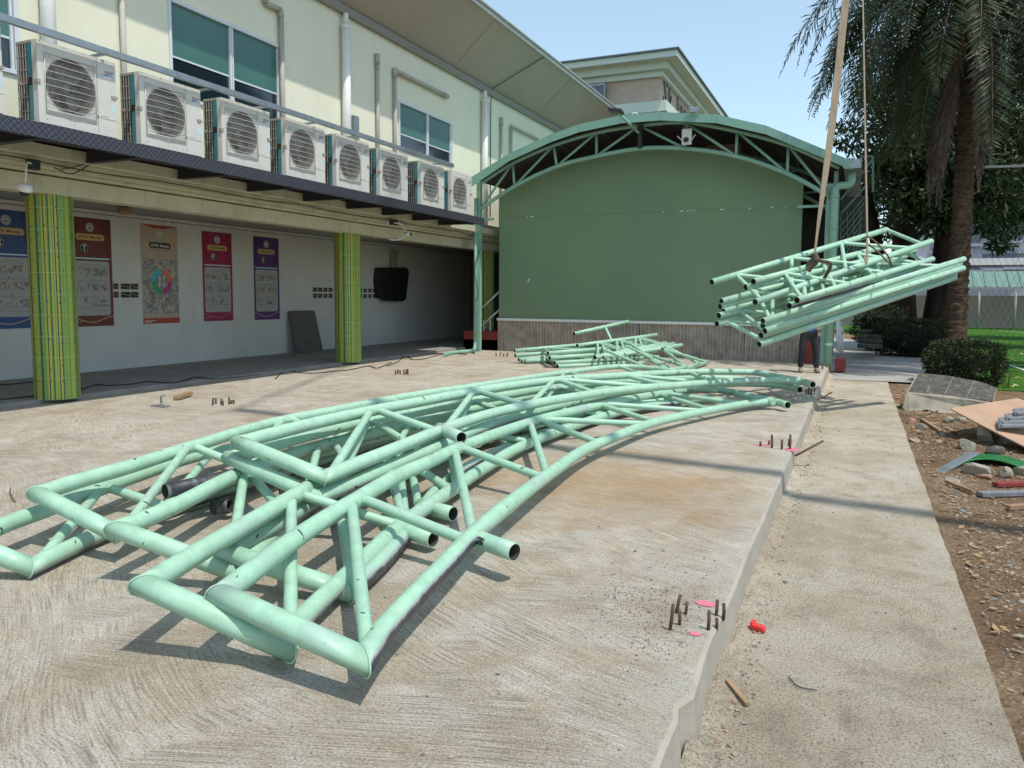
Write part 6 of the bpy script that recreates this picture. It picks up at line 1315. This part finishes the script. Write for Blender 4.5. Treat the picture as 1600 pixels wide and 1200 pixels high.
# ------------------------------------------------------------------ vegetation
def leaf_quad(mb, c, d, n, L, W):
    s_ = d.cross(n).normalized()*W; m_ = c+d*L*.5+n*L*.05
    i = len(mb.v); mb.v += [tuple(c), tuple(m_+s_), tuple(c+d*L), tuple(m_-s_)]; mb.a += [0]*4; mb.face((i, i+1, i+2, i+3))
def rvec(r): 
    while True:
        v = Vector((r.uniform(-1, 1), r.uniform(-1, 1), r.uniform(-1, 1)))
        if .05 < v.length < 1: return v.normalized()
def bush(name, c, size, n, leaf, mat, lab, seed, boxy=False, cat='hedge', group=None):
    r = random.Random(seed); g = empty(name, c, label=lab, cat=cat, group=group); mb = MB(); c = Vector(c)
    for k in range(n):
        v = rvec(r); 
        if boxy: mx = max(abs(v.x), abs(v.y), abs(v.z))**.5; v = v/mx*.93
        f = r.uniform(.78, 1.04)*(1+.16*noise.noise(v*2.3+Vector((seed, 0, 0)))); p = Vector((c.x+v.x*size[0]*f, c.y+v.y*size[1]*f, c.z+size[2]+v.z*size[2]*f))
        if p.z < c.z+.02: p.z = c.z+r.random()*.1
        d = (rvec(r)+v*.8+Vector((0, 0, .3))).normalized(); leaf_quad(mb, p, d, rvec(r), leaf*r.uniform(.6, 1.3), leaf*.25)
    mb.build('foliage', mat, g)
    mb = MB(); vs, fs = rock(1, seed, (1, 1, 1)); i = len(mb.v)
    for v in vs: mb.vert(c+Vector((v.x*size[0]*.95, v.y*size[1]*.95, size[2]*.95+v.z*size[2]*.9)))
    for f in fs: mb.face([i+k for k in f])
    mb.build('dark_core', M['core'], g); return g  # solid blob among the leaves, inner shade put into its dark colour
bush('hedge_bush', (2.15, 19.0, GZ), (.80, .62, .50), 13000, .055, M['hedge'], 'near clipped bush at the foot of the palm, brown twigs at its base', 1, True)
bush('hedge_bush', (1.55, 27.2, GZ), (1.15, .9, .62), 6000, .09, M['hedge'], 'wide dark bush behind, left of the palm trunk', 2, True)
bush('hedge_bush', (.75, 29.5, GZ), (.9, .8, .85), 3500, .10, M['hedge'], 'dark bush furthest left, beside the stage corner', 3)
def twigs(c, seed):
    r = random.Random(seed); mb = MB()
    for k in range(34):
        a = Vector((c[0]+r.uniform(-.5, .8), c[1]-.42+r.uniform(-.15, .15), GZ)); mb.tube([a, a+Vector((r.uniform(-.15, .15), r.uniform(-.1, .1), r.uniform(.2, .5)))], .005, 4)
    return mb
twigs((2.15, 19.0), 5).build('stem', M['bark'], [o for o in bpy.data.objects if o.name == 'hedge_bush'][0])
def palm(name, base, top, r0, r1, nf, seed, lab, flen=5.0, dead=9):
    r = random.Random(seed); base, top = Vector(base), Vector(top); g = empty(name, base, label=lab, cat='palm tree')
    mb = MB(); mb.smooth = False; n = 150; P = []; RR = []
    for i in range(n+1):
        t = i/n; P.append(base.lerp(top, t)+Vector((0, .12*math.sin(t*3), 0))); RR.append((r0+(r1-r0)*t)*(1+.07*((i % 3)-1)+.05*noise.noise(Vector((0, 0, i*.7))))*(1.25-.25*min(1, t*8)))
    mb.tube(P, RR, 22, True); i0 = 0
    for k, v in enumerate(mb.v):
        q = Vector(v); nz = noise.noise(q*9)*.035+noise.noise(q*22)*.02; t = (q.z-base.z)/(top.z-base.z); c = base.lerp(top, t); d = Vector((q.x-c.x, q.y-c.y, 0)).normalized(); mb.v[k] = tuple(q+d*nz)
    mb.build('trunk', M['palm_bark'], g)
    green = MB(); deadm = MB(); stems = MB()
    for k in range(nf):
        az = k*2.39996+r.uniform(-.25, .25) if k % 4 else math.pi+r.uniform(-.9, .9); el = R(r.uniform(-50, 75) if k % 4 else r.uniform(-35, 45)) if k >= dead else R(r.uniform(-80, -55)); L = flen*r.uniform(.85, 1.1); is_dead = k < dead
        d = Vector((math.cos(az)*math.cos(el), math.sin(az)*math.cos(el), math.sin(el))); p = top+Vector((math.cos(az), math.sin(az), 0))*.15+Vector((0, 0, r.uniform(-.5, .3))); seg = 26; pts = [p.copy()]; ds = [d.copy()]
        for j in range(seg):
            d = (d+Vector((0, 0, -.085-.03*(el > .5)))).normalized(); p = p+d*L/seg; pts.append(p.copy()); ds.append(d.copy())
        stems.tube(pts[::3]+[pts[-1]], [.030*(1-.85*i/(len(pts[::3]))) for i in range(len(pts[::3])+1)], 5, False)
        tgt = deadm if is_dead else green
        for j in range(3, seg+1):
            t = j/seg; ll = .62*math.sin(math.pi*min(1, .18+t*.86))**.6+.1; dd = ds[j]; side = dd.cross(Vector((0, 0, 1)))
            if side.length < .1: side = Vector((math.sin(az), -math.cos(az), 0))
            side.normalize(); upv = side.cross(dd).normalized()
            for s_ in (-1, 1):
                for q in range(3):
                    pp = pts[j]-dd*(q/3)*L/seg; ang = r.uniform(-.25, .35); droop = Vector((0, 0, -.35 if not is_dead else -.9))
                    ld = (side*s_*(.85 if not is_dead else .35)+dd*.55+upv*ang+droop*r.uniform(.3, 1)).normalized(); leaf_quad(tgt, pp, ld, upv, ll*r.uniform(.8, 1.1), .021)
    green.build('frond_leaves', M['palm_leaf'], g); stems.build('frond_stems', M['palm_dead'], g)
    if dead: deadm.build('dead_fronds', M['palm_dead'], g)
    return g
palm('palm_tree', (2.13, 20.6, GZ), (2.17, 20.9, 9.5), .225, .19, 84, 4, 'tall palm with rough brown trunk and hanging dead fronds, right of the slings')
palm('palm_tree', (5.9, 24, GZ), (5.7, 24, 10.6), .25, .22, 60, 9, 'second palm behind, its fronds filling the upper right corner', 4.8, 5)
def tree(name, base, trunks, crown, nclump, nleaf, leaf, mat, lab, seed):
    r = random.Random(seed); g = empty(name, base, label=lab, cat='tree'); mb = MB(); base = Vector(base); ends = []
    for (dx, dy, h, rr, lx, ly) in trunks:
        P = [base+Vector((dx, dy, 0)), base+Vector((dx+lx*.3+.1*r.uniform(-1, 1), dy+ly*.3, h*.35)), base+Vector((dx+lx*.6, dy+ly*.6, h*.7)), base+Vector((dx+lx, dy+ly, h))]
        mb.tube(spline(P, 6), [rr*(1.25-.6*i/18) for i in range(19)], 12); ends.append(P)
    CC = []
    for k in range(nclump):
        v = rvec(r)*r.uniform(.35, 1); c = base+Vector((crown[0]+v.x*crown[3], crown[1]+v.y*crown[4], crown[2]+v.z*crown[5])); CC.append(c); P = ends[k % len(ends)]; s_ = P[2].lerp(P[3], r.random())
        if k % 3 == 0: mb.tube(spline([s_, s_.lerp(c, .5)+Vector((0, 0, .3)), c], 4), [.10*(1-.8*i/8) for i in range(9)], 6, False)
    mb.build('trunk', M['bark'], g); lf = MB()
    for c in CC:
        cr = r.uniform(.6, 1.15)
        for k in range(nleaf):
            v = rvec(r); p = c+Vector((v.x, v.y, v.z*.7))*cr*r.uniform(.4, 1.1); d = (rvec(r)+v*.6+Vector((0, 0, -.35))).normalized(); leaf_quad(lf, p, d, rvec(r), leaf*r.uniform(.6, 1.3), leaf*.17)
    lf.build('crown', mat, g); return g
tree('broadleaf_tree', (1.6, 31, GZ), ((0, 0, 6, .42, -.3, 0), (.9, .3, 6.5, .38, .5, .4), (-.5, .5, 6, .25, -1.0, .5)), (0.95, 0, 7.9, 3.5, 2.4, 3.5), 85, 330, .26, M['leaf'], 'large dark tree with several thick trunks behind the bush, left of the palm', 21)
tree('broadleaf_tree', (6.5, 34, GZ), ((0, 0, 5, .3, .2, 0), (.4, .2, 5, .2, 1, .4)), (-.3, 0, 6.9, 3.6, 2.2, 2.2), 50, 300, .24, M['leaf2'], 'tree with brighter leaves right of the palm, above the far green roof', 22)
tree('broadleaf_tree', (9.6, 42, GZ), ((0, 0, 4, .35, .2, 0),), (0, 0, 5.6, 3.2, 2.2, 1.8), 34, 260, .26, M['leaf'], 'dark tree at the right edge in front of the pale block', 23)
tree('broadleaf_tree', (2.0, 45, GZ), ((0, 0, 6, .4, .2, 0),), (1.5, 0, 8.5, 6.5, 2.6, 4.5), 70, 240, .34, M['leaf'], 'tree mass furthest back behind the many trunked tree', 24)
# ------------------------------------------------------------------ netting, far wall, green roofed walkway, pale block
nf = empty('net_fence', AZ(1508, 540, GZ), label='white posts with a sagging dark net around the turf field', cat='fence')
p1 = AY(1508, 262, 24.0); mb = MB(); mb.tube([(p1.x, 24, GZ), p1], .045, 10); mb.build('post', M['white'], nf)
mb = MB(); mb.tube([p1, p1+Vector((7, 1.2, 0))], .035, 8); mb.build('rail', M['white'], nf)
mb = MB(); mb.tube([p1+Vector((7, 1.2, 0)), Vector((p1.x+7, 25.2, GZ))], .045, 10); mb.build('post', M['white'], nf)
mb = MB(); H_ = p1.z-GZ
for k in range(46):
    x = p1.x+.06+k*.155; y = 24+(x-p1.x)*.171
    for s_ in (-1, 1):
        q = []
        for j in range(10):
            t = j/9; xx = x+s_*t*H_*.45
            if xx < p1.x or xx > p1.x+7: break
            q.append((xx, 24+(xx-p1.x)*.171+.03*math.sin(t*5+k), GZ+t*H_))
        if len(q) > 1: mb.tube(q, .0035, 3, False)
mb.build('net', M['net'], nf)
P = [Vector((p1.x-.02, 23.95, p1.z-.1)), Vector((p1.x-.12, 23.9, 3.2)), Vector((p1.x+.05, 23.9, 1.6)), Vector((p1.x-.2, 23.8, .9)), Vector((p1.x+.1, 23.8, .2)), Vector((p1.x+.35, 23.8, GZ))]; mb = MB(); mb.tube(spline(P, 6), .018, 6); mb.build('gathered_net', M['net'], nf)
fw = empty('boundary_wall', (7, 57.6, GZ), label='long grey boundary wall at the far side of the turf', cat='wall')
mb = MB(); zt = AY(1540, 462, 57.5).z; mb.box(-4, 60, 57.5, 57.8, GZ-.1, zt); mb.build('wall', M['far_wall'], fw)
cn_ = empty('covered_walkway', (9, 55, GZ), label='far green roofed walkway with thin white posts in front of the boundary wall', cat='walkway')
a, b_ = AY(1503, 423, 55), AY(1700, 420, 55); z0, z1 = AY(1550, 448, 55).z, AY(1550, 424, 55).z; mb = MB(); mb.prism([(a.x-3, 55, z0), (60, 55, z0), (60, 56.5, z1), (a.x-3, 56.5, z1)], (0, .05, .05)); mb.build('roof', M['far_green'], cn_)
mb = MB()
for k in range(60): x = a.x-3+k*.62; mb.bar((x, 54.97, z0+.02), (x, 56.47, z1+.02), .06, .06)
mb.build('roof_rib', M['far_green'], cn_); mb = MB(); mb.box(a.x-3, 60, 54.95, 55.0, z0-.15, z0+.0); mb.build('roof_edge', M['far_post'], cn_)
for px in (1528, 1585, 1650): q = AY(px, 500, 55); mb = MB(); mb.tube([(q.x, 55.05, GZ), (q.x, 55.05, z0)], .07, 8); mb.build('post', M['far_post'], cn_)
pb = empty('apartment_block', (11, 70, GZ), label='pale bluish many windowed block beyond the far wall', cat='building')
a = AY(1500, 330, 68); b_ = AY(1620, 300, 68); mb = MB(); mb.box(a.x-3, b_.x+14, 68, 80, GZ, 14); mb.build('facade', M['pale_bld'], pb)
for (x0, y0, x1, y1) in ((1515, 353, 1532, 378), (1538, 345, 1563, 362), (1568, 350, 1598, 372), (1516, 404, 1530, 419), (1536, 397, 1564, 416), (1570, 396, 1600, 414), (1516, 300, 1530, 330), (1540, 300, 1562, 322), (1460, 360, 1478, 380), (1460, 395, 1476, 412), (1570, 300, 1598, 322)):
    p, q = AY(x0, y0, 67.95), AY(x1, y1, 67.95); mb = MB(); mb.box(p.x, q.x, 67.9, 68.05, q.z, p.z); w_ = mb.build('window', M['far_glass'], pb)
    mb = MB(); mb.box(p.x-.1, q.x+.1, 67.6, 67.89, q.z-.35, q.z-.15); mb.build('sill', M['pale_bld'], w_)
for z in (4.2, 7.6, 11): mb = MB(); mb.box(a.x-3.1, b_.x+14, 67.7, 67.98, z, z+.5); mb.build('band', M['white'], pb)
